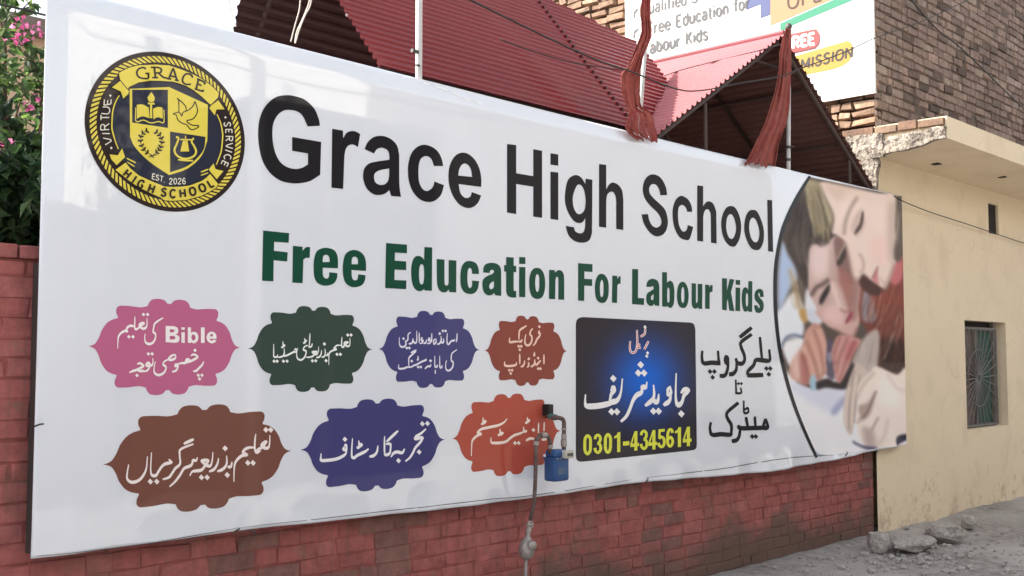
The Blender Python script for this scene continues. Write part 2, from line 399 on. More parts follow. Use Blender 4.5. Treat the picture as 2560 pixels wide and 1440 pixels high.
S('2270,485! 2275,430 2300,400 2350,388 2410,400 2445,440 2450,500! 2450,720! 2390,712! 2380,690! 2350,712 2310,710 2275,675 2262,610 2270,555 2310,520 2360,500 2378,480! 2375,465 2355,458 2338,470 2335,490!', '2378,570! 2345,590 2330,620 2338,648 2360,650 2378,630!')
S('2500,330! 2575,335! 2575,418! 2600,420! 2600,482! 2575,480! 2575,650 2580,668 2600,670! 2600,735! 2560,735 2520,720 2502,680 2500,640! 2500,478! 2480,475! 2480,410! 2500,412!')
pr.x0, pr.y0 = 1280, 620
S('70,190! 132,190! 130,492! 70,490!'); S('70,90! 132,92! 132,160! 70,158!')
S('245,198 290,215 320,270 330,350 322,440 295,495 250,510 205,490 180,440 170,350 178,270 205,215', '250,260 268,285 272,350 268,415 252,440 236,415 230,350 235,285')
S('370,218! 425,222! 428,245! 460,222 495,230 515,265 520,310! 520,518! 462,515! 462,320 455,290 440,292 432,320! 430,512! 368,508!')
word('slogan_lettering', green_ink)
S('660,152! 803,162! 803,240! 722,235! 722,308! 800,312! 800,380! 722,376! 720,530! 660,525!')
S('895,258 930,275 958,325 966,400 958,490 932,540 895,550 858,532 835,485 827,400 835,325 860,272', '897,318 910,345 914,405 910,470 895,492 882,470 877,400 883,345')
S('1002,275! 1052,280! 1052,312! 1068,285 1085,283! 1083,360! 1065,358 1052,375! 1048,550! 998,546!')
word('slogan_lettering', green_ink)
S('1200,210! 1260,212! 1258,500! 1320,503! 1318,570! 1200,562!')
S('1340,388! 1350,340 1375,315 1410,308 1450,325 1470,370 1472,420! 1472,580! 1425,575! 1420,558! 1400,578 1370,575 1345,545 1340,500 1350,455 1385,430 1415,410! 1412,388 1400,380 1388,390!', '1415,460! 1392,480 1388,505 1396,522 1412,515!')
S('1500,240! 1548,243! 1548,345! 1575,328 1605,345 1620,400 1622,480 1615,560 1590,598 1560,590 1548,575! 1545,588! 1500,585!', '1560,395 1572,415 1575,470 1572,530 1560,548 1552,530 1550,470 1552,415')
S('1705,338 1735,355 1757,405 1765,475 1757,550 1735,592 1705,600 1675,585 1655,545 1648,470 1655,400 1675,352', '1707,390 1720,415 1723,475 1719,530 1706,550 1694,530 1690,470 1694,415')
S('1795,352! 1838,355! 1838,530 1845,548 1856,530! 1856,358! 1902,360! 1900,610! 1862,608! 1858,592! 1835,608 1812,600 1798,570 1795,530!')
S('1930,365! 1970,370! 1972,395! 1985,372 2005,372! 2003,440! 1985,440 1975,455! 1975,610! 1930,606!')
word('slogan_lettering', green_ink)
S('2100,302! 2148,305! 2148,425! 2175,310! 2222,315! 2188,440! 2222,632! 2172,626! 2155,510! 2147,540! 2146,624! 2100,618!')
S('2235,318! 2280,322! 2280,370! 2235,366!'); S('2235,395! 2280,398! 2280,632! 2232,628!')
S('2362,330! 2402,333! 2400,640! 2360,636! 2355,625! 2335,638 2315,625 2300,570 2296,500 2302,430 2320,395 2345,398 2360,420!', '2348,450 2358,470 2360,520 2357,570 2346,585 2338,565 2336,515 2339,465')
S('2515,490! 2510,435 2490,412 2462,410 2435,430 2422,475 2430,520 2455,550 2475,580 2470,600 2460,595 2455,575! 2420,570! 2425,615 2445,645 2480,648 2508,620 2516,570 2505,530 2480,500 2462,470 2466,450 2475,455 2478,490!')
word('slogan_lettering', green_ink)

# ---- scalloped badges: one outline, fitted to each badge of the photo
q = outline('5,715! 60,700 105,668 150,590 185,500 250,410 320,365 395,345! 398,325 380,280 378,225 400,190 430,178! 560,185 700,203 795,187! 815,140 860,100 945,92 1020,112 1062,158 1085,158!', 6)
q = [on_y(220 + x / 5.333, 730 + y / 5.333) for x, y in q] + [on_y(220 + 1085 / 5.333, 730 + 158 / 5.333)]
cx_, cz_ = q[-1].x, on_y(410, 867).z
top_ = max(p.z for p in q)
quad = [((p.x - q[0].x) / (cx_ - q[0].x), (p.z - (q[0].z + (cz_ - q[0].z) * (p.x - q[0].x) / (cx_ - q[0].x))) / (top_ - cz_)) for p in q]
quad = [(max(0, min(1, u)), max(0, v)) for u, v in quad]; quad[0] = (0, 0)
def badge(srgb, name, tipl, tipr, tp, bt, text, light=(228, 214, 214)):
    L, Rr, T, B = on_y(*tipl), on_y(*tipr), on_y(*tp), on_y(*bt)
    xc, hw = (L.x + Rr.x) / 2, (Rr.x - L.x) / 2; zc, hh = (T.z + B.z) / 2, (T.z - B.z) / 2
    ring = [(xc - hw * (1 - u), zc + v * hh) for u, v in quad]
    ring += [(xc + hw * (1 - u), zc + v * hh) for u, v in quad[::-1][1:]]
    ring += [(xc + hw * (1 - u), zc - v * hh) for u, v in quad[1:]]
    ring += [(xc - hw * (1 - u), zc - v * hh) for u, v in quad[::-1][1:-1]]
    tris = tessellate_polygon([[Vector((x, z, 0)) for x, z in ring]]); fs = []
    for a, b, c in tris:
        pa, pb, pc = ring[a], ring[b], ring[c]
        ar = (pb[0] - pa[0]) * (pc[1] - pa[1]) - (pb[1] - pa[1]) * (pc[0] - pa[0])
        if abs(ar) > 1e-9: fs.append((a, b, c) if ar > 0 else (a, c, b))
    o = mesh_obj('badge', [(x, -.0012, z) for x, z in ring], fs, print_mat('ink_' + name, srgb), banner)
    o['label'] = text[0]
    (x0, y0, s), wv, wh, dr, pens, dots, shapes = text[1]
    p2 = Print(x0, y0, s, .0022)
    for st in pens: p2.pen(st, wv, wh)
    p2.dots(dots, dr)
    for sh in shapes: p2.shape(sh[0], *sh[1:])
    p2.done('lettering', print_mat('ink_light_' + name, light), o)
badge((170, 92, 126), 'pink', (221, 864), (600, 870), (397, 747), (388, 988), ('pink badge', ((220, 730, 5.333), 18, 36, 24, [
    '998,345 935,382 885,425 872,480 865,530 895,560 893,620 860,675 810,693 765,670 752,610 760,555',
    '782,350 783,420 772,468 735,490 700,470 680,440 705,418 742,418 690,455 660,490 632,492', '622,325 620,400 618,470 635,497 672,480',
    '612,460 565,450 530,465 505,490', '530,480 505,500 520,525 485,520 440,545 405,590 395,660 392,755',
    '1540,925 1515,975 1470,1020 1440,1050 1398,1058', '1368,850 1405,832 1458,865 1400,905 1340,928 1300,920 1320,895 1350,915 1290,945 1230,950 1200,962',
    '1200,962 1165,965 1160,990 1195,985 1185,1025 1155,1055 1115,1063', '1165,835 1160,880 1110,905 1070,895 1110,850 1165,835',
    '1070,895 1010,930 1000,970 1035,1000 1020,1060 970,1100 920,1105 880,1070 878,1000 895,925',
    '858,880 862,940 845,975 800,985 770,975 790,945 820,960 810,1010 780,1050 725,1060', '650,960 690,950 735,985 690,1015 640,1040 590,1055 545,1075', '650,1040 700,1055 742,1045'],
    '735,300 790,300 540,597 595,597 1465,1110 1515,1110 1482,1158 1422,778 800,825 850,825 648,1112', [
    ('1030,452! 1140,456! 1185,475 1200,515 1190,550 1165,565! 1205,590 1215,630 1195,668 1150,678! 1030,668!', '1085,498! 1130,500 1150,515 1130,535 1085,538!', '1085,585! 1140,588 1160,608 1140,632 1085,632!'),
    ('1240,535! 1285,538! 1285,680! 1240,676!',), ('1240,470! 1285,472! 1285,505! 1240,503!',),
    ('1325,470! 1368,472! 1368,545! 1400,530 1445,545 1468,600 1450,660 1405,685 1370,668! 1368,680! 1325,678!', '1395,565 1422,585 1425,620 1400,648 1376,625 1376,588'),
    ('1500,470! 1550,472! 1550,680! 1500,678!',), ('1708,625! 1705,575 1680,540 1640,528 1600,545 1575,600 1590,655 1640,685 1690,670 1708,645! 1665,632! 1650,650 1625,640 1618,622!', '1618,592! 1635,560 1655,565 1665,592!')])))
badge((50, 66, 60), 'green', (620, 871), (930, 873), (760, 765), (755, 980), ('dark green badge', ((610, 750, 6), 18, 30, 26, [
    '1585,570 1585,650 1570,690 1530,690 1500,660 1510,635 1555,632 1520,665 1480,700 1460,700', '1465,555 1460,640 1465,700 1500,712', '1455,680 1390,680 1370,700 1345,725 1380,740 1320,760 1285,785 1270,830 1268,975',
    '1255,790 1250,825 1225,830', '1210,730 1215,800 1200,845 1160,860', '1160,750 1150,820 1120,855 1080,865', '1115,700 1110,770 1085,815 1050,810 1020,780 1060,775 1085,775 1040,830 1010,850 960,860 925,855',
    '1020,650 1010,690 985,705 960,700', '985,500 980,600 975,690', '960,680 920,690 890,720 890,750 925,765 920,820 890,875 840,900 795,870 785,800 800,720', '905,570 908,640 880,640', '908,610 930,610 905,640',
    '745,760 770,730 780,775 740,780 700,800 650,825 600,840 585,800', '595,720 600,800 580,840 540,855 500,860', '578,620 580,700 550,710', '580,680 605,680 575,708', '440,660 440,780 445,850 490,850 500,815'],
    '1550,525 1600,525 1390,815 1440,815 1200,660 1225,910 1020,912 1070,912 445,918 490,918 585,918 640,918', [])), (214, 218, 214))
badge((64, 64, 110), 'indigo', (946, 873), (1198, 875), (1060, 777), (1057, 970), ('indigo badge with two lines of writing', ((940, 770, 6.857), 20, 34, 26, [
    '1385,430 1382,520 1370,590', '1345,530 1335,560 1300,560 1270,585 1240,620 1215,600 1212,500 1220,430', '1150,520 1155,580 1120,590 1110,480', '1110,480 1110,560 1080,610 1040,620', '1020,520 1025,580 990,620 985,560 1010,530',
    '950,430 950,590', '930,520 900,520 895,560 930,550 920,600 870,610', '860,540 850,590 810,610', '795,510 770,520 775,560 800,550 790,595 745,610', '735,420 735,600', '692,390 692,560 670,600 640,580 625,520', '625,520 620,580 590,610 555,610',
    '590,415 545,455 540,540 500,580 510,620 470,665 420,660 395,610 395,500', '1380,715 1300,775 1285,830 1285,900 1315,930 1310,1000 1270,1060 1220,1070 1190,1030 1190,950 1205,895', '1125,980 1120,1015 1090,1010 1085,820', '1040,970 1045,1000 1005,1000 1000,820', '1010,1060 1010,1130',
    '935,960 920,1000 880,1000 830,1045', '840,870 855,890 830,900 790,915 740,940 690,970 640,985 600,1010 560,1020', '560,1020 555,900 570,840 680,745', '590,770 685,720', '600,1015 540,1010 470,1035 400,1040 380,1020 385,965', '710,820 715,880 690,890'],
    '1140,393 1185,393 1085,440 465,525 520,685 565,685 928,905 605,910 715,1012 760,1012', [])), (208, 206, 228))
badge((126, 64, 54), 'maroon', (1211, 876), (1417, 877), (1303, 789), (1300, 965), ('small maroon badge', ((1200, 780, 7.2), 28, 42, 28, [
    '1065,330 1050,370 1075,390 1062,440 1020,490 990,560 950,605', '945,295 905,345 895,400 925,440 925,520 890,585 840,600 805,560 805,480 820,400', '750,490 735,530 690,530', '835,245 720,320 700,380 695,500', '695,530 610,535 540,545 525,520 530,460',
    '1145,765 1145,940', '1090,870 1060,900 1010,950 985,920 980,850', '980,850 975,930 940,970 905,985', '970,720 975,775 950,780', '865,900 870,960 845,1000', '860,830 880,840 850,860', '795,870 790,930 760,975 725,985', '708,750 710,940', '650,900 640,950 560,970 460,970 437,940 440,890'],
    '1062,265 690,618 735,618 710,680 1040,830 1040,1020 1080,1020 520,1048 570,1048 545,1105', [])), (226, 186, 172))
badge((108, 70, 60), 'brown', (257, 1161), (728, 1128), (475, 1013), (462, 1280), ('wide brown badge', ((250, 1000, 4.965), 22, 42, 34, [
    '2105,435 2102,530 2085,590 2040,595 2000,560 2040,525 2060,520 2010,585 1960,610 1935,635', '1930,420 1920,500 1918,600 1940,650 1990,625', '1910,590 1850,590 1800,610 1770,650 1820,680 1760,690 1700,740 1668,800 1660,900 1658,1015',
    '1635,765 1620,825 1580,830', '1568,690 1570,780 1545,835 1500,870 1450,885', '1470,720 1450,800 1410,860 1350,890', '1398,645 1390,740 1370,810 1330,815 1260,760 1290,748 1340,755 1290,830 1250,870 1180,880 1140,890 1110,940',
    '1205,710 1190,750 1150,750 1140,790 1110,820 1040,850 990,930 930,1010 860,1075', '1155,545 1000,610 985,680 990,790 930,850 890,910 850,960 775,985', '1160,485 1035,545', '850,735 885,770 860,780 800,795 760,830 720,890 690,935 640,930 625,860 635,650', '585,700 570,850 530,940 470,1000 390,1020 335,980 335,900 352,800'],
    '2055,370 2115,370 1830,780 1895,780 1548,600 1575,930 1255,960 1325,960 620,1012 700,1012', [])), (228, 210, 208))
badge((60, 60, 108), 'blue', (751, 1126), (1112, 1099), (920, 998), (908, 1229), ('indigo badge with one line of writing', ((740, 980, 5.538), 24, 46, 34, [
    '1795,510 1730,570 1660,615 1650,650 1745,630 1720,690 1650,770 1610,850 1570,910 1510,960', '1500,785 1465,840 1400,830 1350,845 1310,900', '1410,535 1320,620 1250,690', '1222,610 1220,780 1225,860', '1240,720 1300,720 1305,780 1290,850 1240,870 1215,850', '1130,740 1115,830 1070,880 1010,895',
    '1000,785 960,820 900,850 840,880 800,910 770,890 768,780 778,640', '865,670 868,760 835,768', '868,725 905,730 870,765', '670,750 650,790 690,800 690,740 665,730', '695,770 685,850 620,900 540,930 430,945 345,945 340,900 342,850'],
    '1745,440 1815,435 1700,830 1415,950 672,655', [])), (218, 216, 236))
badge((160, 74, 60), 'orange', (1130, 1095), (1401, 1079), (1258, 985), (1255, 1190), ('orange red badge behind the gas meter', ((1120, 970, 6), 22, 42, 30, [
    '1440,510 1435,650', '1355,520 1350,680', '1290,760 1220,760 1165,790', '1480,765 1400,775', '1180,640 1140,650 1125,580', '1140,650 1080,680 990,710 930,750 870,800 800,820 700,825 645,815 640,740',
    '1185,435 1185,510 1150,525', '1185,490 1215,485 1190,520', '775,610 775,690 740,710', '775,680 815,675 785,710', '880,460 840,510 760,555 660,580 560,600 490,620 440,670 490,690 440,710 380,760 355,810 348,920 345,1020', '520,440 520,520 490,550', '520,505 560,500 525,545'],
    '1275,630 1000,825 1055,825', [])), (240, 205, 195))

# ---- dark telephone panel with a blue glow
c0 = outline('35,110! 45,75 70,55 105,48! 1120,100! 1145,108 1160,130 1168,165! 1182,1250! 1178,1285 1160,1305 1130,1312! 100,1418! 65,1415 42,1395 35,1360!', 4)
pnl = []
for i in range(len(c0)):                                   # even the rim out so the rings are round enough
    a, b = np.array(c0[i]), np.array(c0[(i + 1) % len(c0)]); n = max(1, int(np.hypot(*(b - a)) / 60))
    pnl += [tuple(a + (b - a) * k / n) for k in range(n)]
ctr = np.array((690, 640.)); rings_, V, C, F = 22, [], [], []
p2 = Print(1430, 780, 3.791, .0012)
for r_ in range(rings_ + 1):
    for q_ in pnl:
        k = r_ / rings_; pt = ctr + (np.array(q_) - ctr) * max(k, .001)
        V.append(p2.at(pt)); dd = math.hypot((pt[0] - ctr[0]) / 400, (pt[1] - ctr[1]) / 430)
        g = math.exp(-(dd ** 2) * 2.0); e = np.array(alb((40, 36, 42))); mid = np.array(alb((0, 92, 195))); C.append(tuple(e + (mid - e) * g))
n = len(pnl)
for r_ in range(rings_):
    for i in range(n):
        F.append((r_ * n + i, (r_ + 1) * n + i, (r_ + 1) * n + (i + 1) % n, r_ * n + (i + 1) % n)[::-1])
panel = mesh_obj('telephone_panel', V, F, print_mat('ink_panel', None, True), banner, cols=C)
p2 = Print(1430, 780, 3.791, .0022)
for st in ('1030,770 1060,735 1098,745 1060,790 1040,850 1010,880 985,850 980,740 985,580', '925,710 905,740 910,780 935,760 925,700', '935,770 920,840 865,885', '820,775 810,840 785,850 765,800', '770,690 775,790 750,840 690,890',
           '708,660 695,715 665,710 655,760 610,790 575,840 545,920 510,990 460,1040', '475,630 460,760 430,830 390,850 360,840 370,780 400,740 385,710 365,750', '425,840 340,870 240,890 145,892 122,860 125,780'):
    p2.pen(st, 22, 56)
p2.dots('1033,965 768,940 818,940 648,500 625,578 680,578 388,630 372,945 422,945', 32)
for st in ('690,150 685,205 645,235', '612,170 615,300 600,370 565,385 545,350 548,275', '640,300 620,330 650,340', '722,275 700,320 680,355'):
    p2.pen(st, 20, 24, taper=.8); p2.pen(st, 8, 10, mi=1, taper=.8)
p2.dots('712,388 705,418 688,142', 16)
p2.done('name_lettering', [print_mat('ink_panel_white', (222, 224, 236)), print_mat('ink_panel_red', (190, 60, 70))], panel)
p2 = Print(1430, 780, 3.791, .0022)
y4 = lambda dx, dy: (lambda sp: ' '.join('%g,%g%s' % (float(t.rstrip('!').split(',')[0]) + dx, float(t.rstrip('!').split(',')[1]) + dy, '!') for t in sp.split()))
four, four_h = '590,1130 617,1128 617,1240 632,1240 632,1270 617,1272 617,1312 588,1314 588,1276 550,1280 550,1250', '588,1175 588,1245 568,1248'
one = '432,1140 455,1138 455,1326 425,1328 425,1190 398,1200 398,1178 420,1165'
for dx, dy in ((0, 0), (171, -10), (498, -42)): p2.shape(y4(dx, dy)(four), y4(dx, dy)(four_h))
for dx, dy in ((0, 0), (575, -48)): p2.shape(y4(dx, dy)(one))
for z_ in ('145,1172 170,1200 172,1258 168,1315 145,1345 122,1318 118,1260 122,1200', '338,1160 360,1190 362,1245 358,1300 338,1330 316,1302 313,1245 316,1190'): p2.pen(z_, 28, 28, closed=True)
for dx, dy in ((0, 0), (437, -38)):
    for st in ('215,1205 222,1178 243,1166 262,1182 265,1212 250,1240 238,1244', '238,1244 258,1252 268,1275 266,1308 245,1333 222,1318 213,1288'):
        p2.pen([(float(t.split(',')[0]) + dx, float(t.split(',')[1]) + dy) for t in st.split()], 26, 26, taper=1)
p2.shape('480,1228! 540,1222! 540,1262! 480,1268!'); p2.shape('816,1112! 876,1107! 876,1132! 838,1136! 834,1198! 812,1200!')
p2.pen('822,1200 845,1183 866,1200 872,1235 862,1268 842,1278 822,1260 816,1240', 26, 26, taper=1)
p2.pen('950,1145 942,1120 925,1113 908,1138 902,1195 906,1250 926,1272 946,1252 950,1215 932,1186 910,1203', 26, 26, taper=1)
p2.done('number_lettering', print_mat('ink_yellow', (205, 208, 70)), panel)

# ---- black writing beside the panel
p2 = Print(1730, 800, 4.5, .0016)
for st in ('868,330 872,450 800,455 720,450 690,510 630,575 620,620', '762,190 785,430', '620,622 700,622 800,618', '670,85 535,195', '670,160 555,245 550,300 585,390 590,450 560,490 510,480 490,430', '500,490 495,560 460,605 415,610',
           '385,395 370,450 395,490 400,440 390,400', '405,420 400,540 370,620 310,630', '290,345 300,470 310,485 220,480 130,485 110,420 115,345', '825,1110 850,1190 840,1212 800,1205 825,1110', '850,1210 700,1215 540,1215 520,1180', '705,1085 712,1200', '605,1090 625,1200',
           '540,1230 530,1300 500,1350 445,1365', '520,930 395,1040 400,1110 440,1180 440,1260 425,1290 320,1285 225,1290 200,1220 210,1150'):
    p2.pen(st, 30, 52, taper=.85)
for st in ('490,670 495,800 500,822 550,818 545,760', '580,905 585,1040 630,1035 625,990 590,1010'): p2.pen(st, 20, 28, taper=.9)
p2.dots('835,545 878,545 862,610 200,580 250,580 230,645 675,1310 715,1310', 27); p2.dots('520,715 553,715', 18)
p2.done('class_lettering', print_mat('black_ink_2', (20, 20, 24)), banner)
# hem line and edge ties
p2 = Print(0, 0, 1, .0016)
for st in ('95,1392 330,1364 590,1320', '590,1320 900,1285 1200,1251 1330,1238 1620,1193', '1620,1193 1800,1172 1960,1146 2100,1136'): p2.pen(st, 1.6, 1.8, taper=.4)
p2.done('hem_seam', print_mat('seam_grey', (84, 84, 88)), banner)
for a_, b_ in (((86, 1066), (108, 1060)), ((586, 1330), (598, 1322)), ((640, 1337), (628, 1327)), ((1612, 1207), (1620, 1196)), ((2112, 1141), (2118, 1130)), ((2190, 1134), (2192, 1124))):
    mb = MB(); A, B = on_y(*a_, -.004), on_y(*b_, -.012); mb.tube([A, A.lerp(B, .5) + Vector((0, -.012, .004)), B], .004, 6); mb.build('wire_tie', steel, banner)
p2 = Print(0, 0, 1, .0016)                                  # white glints below the top edge, painted on as pale strokes
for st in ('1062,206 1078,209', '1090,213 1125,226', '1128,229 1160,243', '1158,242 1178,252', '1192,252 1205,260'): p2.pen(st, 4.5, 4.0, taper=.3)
p2.done('glint', print_mat('glint_white', (228, 230, 234)), banner)

# ================================================================== round crest
gold = print_mat('ink_gold', (206, 190, 78)); crest_dark = print_mat('ink_crest_black', (40, 31, 32)); crest_navy = print_mat('ink_crest_navy', (36, 40, 56)); pale = print_mat('ink_crest_pale', (206, 204, 190))
cl, cr, ct, cb = on_y(211, 311), on_y(612, 346), on_y(398, 127.5), on_y(425, 529)
CX, CZ, RX, RZ = (cl.x + cr.x) / 2, (ct.z + cb.z) / 2, (cr.x - cl.x) / 2, (ct.z - cb.z) / 2
mb = MB()
def cpt(r, a, l): 
    x, z = CX + RX * r * math.cos(a), CZ + RZ * r * math.sin(a); return (x, BY(x, z) - l, z)
N = 120
mb.add([cpt(0, 0, .0012)] + [cpt(1, 2 * math.pi * k / N, .0012) for k in range(N)], [(0, k + 1, (k + 1) % N + 1) for k in range(N)], 0)
mb.add([cpt(0, 0, .0014)] + [cpt(.70, 2 * math.pi * k / N, .0014) for k in range(N)], [(0, k + 1, (k + 1) % N + 1) for k in range(N)], 1)
NR = 92
for k in range(NR):
    a = 2 * math.pi * k / NR; da = 2 * math.pi / NR
    mb.add([cpt(.868, a, .0014), cpt(.868, a + da * .6, .0014), cpt(.945, a + da * 1.75, .0014), cpt(.945, a + da * 1.15, .0014)], [(0, 1, 2, 3)], 2)
crest = mb.build('crest', [crest_dark, crest_navy, gold], banner)
pr = Print(0, 0, 2.25, .002); S = pr.shape
S('728,500! 950,490! 1168,590! 1165,790! 1130,880 1050,950 950,985! 840,910 760,830 730,770!', mi=0)
S('742,505! 943,505! 943,720! 742,690!', mi=1); S('955,740! 1155,770! 1140,850 1060,930 955,970!', mi=1)
S('768,590! 800,588 835,605! 840,665! 800,655 768,668!', mi=0); S('860,612! 885,602 912,605! 915,668! 885,660 862,672!', mi=0)
S('850,518! 868,548 862,572 838,572 828,548!', mi=0); pr.pen('848,580 849,665', 12, 14, 0, taper=1); pr.pen('830,582 868,584', 10, 10, 0, taper=1)
pr.pen('762,605 764,682 805,676 848,692 890,684 920,688 920,618', 5, 6, 0, taper=1)
pr.x0, pr.y0, pr.s = 400, 140, 6.859
for st in ('220,1000 270,1010 300,1090 370,1150 450,1180 510,1250 560,1265 640,1230 655,1195 560,1190 480,1150 460,1110 550,1085 610,1020 640,940 620,850 595,785 560,860 480,930 390,970 370,1030 320,965 220,990', '320,960 315,760 290,730 380,800 440,880 440,940'):
    pr.pen(st, 20, 20, 2, taper=.8, per=4)
pr.x0, pr.y0, pr.s = 200, 320, 6.859
for side, arc in ((1, [(1160, 40), (1060, 100), (1030, 200), (1060, 320), (1130, 410), (1240, 470)]), (-1, [(1290, 60), (1370, 130), (1400, 230), (1370, 340), (1320, 410), (1240, 470)])):
    c = catmull(arc, 3); pr.pen(arc, 12, 12, 2, taper=.6)
    for i in range(1, len(c) - 1, 2):
        x, y = c[i]; tx, ty = c[i - 1][0] - x, c[i - 1][1] - y; L = math.hypot(tx, ty); tx, ty = tx / L, ty / L
        for sg in (1, -1):
            nx_, ny_ = -ty * sg, tx * sg; e = (x + 62 * (tx * .6 + nx_ * .8), y + 62 * (ty * .6 + ny_ * .8)); m = ((x + e[0]) / 2 + 6 * tx, (y + e[1]) / 2 + 6 * ty)
            pr.pen([(x, y), m, e], 30, 30, 2, taper=.25, per=3)
pr.pen('1170,500 1310,455', 16, 18, 2); pr.pen('1260,515 1190,450', 16, 18, 2)
pr.x0, pr.y0, pr.s = 400, 330, 6.859
for st, wd in (('270,80 310,110 275,215 240,310 270,390 350,445 430,460 530,440 595,390 610,320 575,240 535,165 565,110', 34), ('340,130 535,135', 26), ('300,475 430,490 560,492', 30)): pr.pen(st, wd, wd, 0, taper=.8)
pr.shape('385,150! 465,150! 492,335! 340,335!', mi=0)
for st in ('270,90 280,92', '555,120 575,118', '420,90 440,90'): pr.pen(st, 44, 44, 0, taper=1, per=1)
# ribbons
def ribbon(*chunks):
    pts = []
    for (x0, y0), spec in chunks:
        for t in spec.split():
            x, y = (float(v) for v in t.split(',')); pts.append((x0 + x / 6.859, y0 + y / 6.859))
    return pts
Q1, Q2, Q3, Q4 = (200, 120), (400, 140), (200, 320), (400, 330)
pr.x0, pr.y0, pr.s = 0, 0, 1
tails = [ribbon((Q1, '540,678 682,568 830,740 820,790 735,870 690,745')), ribbon((Q2, '990,760 1100,915 960,920 930,1020 840,900 860,860')),
         ribbon((Q3, '500,455 640,470 715,350 765,500 620,640 530,540')), ribbon((Q4, '830,640 910,540 945,640 1080,670 965,810 850,680'))]
top_r = ribbon((Q1, '660,430 740,385 820,345 1000,300 1300,287'), (Q2, '0,157 150,165 400,250 550,315 700,390 860,500 1000,640 985,715 865,835 830,812 700,690 570,590 450,520 320,470 200,440 0,428'), (Q1, '1372,565 1200,562 1000,592 830,672 815,705 740,620 680,540'))
bot_r = ribbon((Q3, '600,720 700,800 800,880 1000,1020 1250,1140 1372,1190'), (Q4, '60,1172 200,1182 450,1165 700,1095 850,1020 955,955 985,890 850,722 780,790 700,845 500,920 350,940 200,945 60,938'), (Q3, '1380,980 1250,930 1000,815 850,690 775,595'))
def grow(pts, d):
    c = np.mean(np.array(pts), 0); out = []
    n = len(pts); a = np.array(pts)
    area = sum(a[i][0] * a[(i + 1) % n][1] - a[(i + 1) % n][0] * a[i][1] for i in range(n))
    for i in range(n):
        t = a[(i + 1) % n] - a[i - 1]; t /= np.hypot(*t) + 1e-9; nn = np.array((t[1], -t[0])) * (1 if area > 0 else -1); out.append(tuple(a[i] + nn * d))
    return out
for r in tails: pr.rings([r], 0)
for r in (top_r, bot_r): pr.rings([grow(r, 2.2)], 2); pr.rings([r], 0)
pr.x0, pr.y0, pr.s = *Q3, 6.859
pr.pen('790,520 950,600', 24, 24, 0); pr.pen('800,585 930,665', 20, 20, 0)
pr.x0, pr.y0, pr.s = *Q4, 6.859
pr.pen('690,690 820,640', 24, 24, 0); pr.pen('690,745 820,700', 20, 20, 0)
# thin arcs and lettering round the rim
def arc_pen(spec, wd, mi):
    pr.x0, pr.y0, pr.s = 0, 0, 1; pr.pen(ribbon(*spec), wd, wd, mi, taper=.7)
arc_pen([(Q1, '665,815 600,930 555,1080 540,1250 538,1372'), (Q3, '540,20 562,110 600,240 650,365')], 3.4, 0)
arc_pen([(Q2, '968,1000 1030,1150 1060,1300 1068,1372'), (Q4, '1066,60 1060,160 1040,330 1000,450 955,565')], 3.4, 0)
pr.x0, pr.y0, pr.s = *Q1, 6.859
for st in ('1120,365 1080,340 1000,360 965,430 1000,500 1080,525 1160,518 1162,440', '1110,440 1180,440', '1265,335 1285,510', '1205,335 1330,338 1385,372 1365,425 1285,432', '1335,432 1420,505 1480,515', '1230,512 1330,512'): pr.pen(st, 36, 30, 2, taper=1)
for st in ('400,985 520,962', '400,985 410,885', '460,975 466,900', '520,962 524,885', '355,1125 470,1130 500,1070 470,1020 380,1015', '350,1150 350,1240', '350,1195 490,1195', '345,1410 490,1400', '345,1410 350,1330 400,1318 415,1400', '415,1350 490,1300'): pr.pen(st, 18, 18, 3, taper=1)
pr.dots('510,820', 22, 3)
pr.x0, pr.y0, pr.s = *Q2, 6.859
for st in ('140,392 205,240 225,240 282,420', '165,345 262,362', '105,388 180,400', '245,412 310,428', '550,375 520,325 440,310 385,370 378,440 430,488 520,488', '652,400 610,565', '625,392 755,455 745,490', '632,482 700,510', '585,560 715,608 728,580'): pr.pen(st, 34, 30, 2, taper=1)
for st in ('1183,1210 1200,1175 1171,1142 1142,1175 1114,1208 1085,1175 1102,1142', '1115,1262 1222,1262', '1115,1262 1115,1322', '1168,1262 1168,1310', '1222,1262 1222,1322'): pr.pen(st, 18, 18, 3, taper=1)
pr.dots('1110,1055', 20, 3)
pr.x0, pr.y0, pr.s = *Q3, 6.859
for st in ('368,98 500,98', '385,175 525,215 420,292'): pr.pen(st, 18, 18, 3, taper=1)
pr.dots('525,345', 22, 3)
pr.x0, pr.y0, pr.s = *Q4, 6.859
for st in ('1115,78 1235,80', '1235,80 1228,145 1180,140 1178,85', '1175,110 1115,152', '1235,195 1120,243 1235,285', '1105,310 1222,350', '1192,470 1202,425 1145,390 1088,420 1098,468', '1060,490 1165,545', '1060,490 1035,550', '1112,520 1086,572', '1160,545 1130,598'): pr.pen(st, 18, 18, 3, taper=1)
pr.x0, pr.y0, pr.s = 0, 0, 1
put_text(pr, 'EST.', 377.5, 447.5, .962, .27, 13.5, 2.2, .18, 3, .12, -.99); put_text(pr, '2026', 421, 461, .995, -.02, 14.5, 2.2, .2, 3)
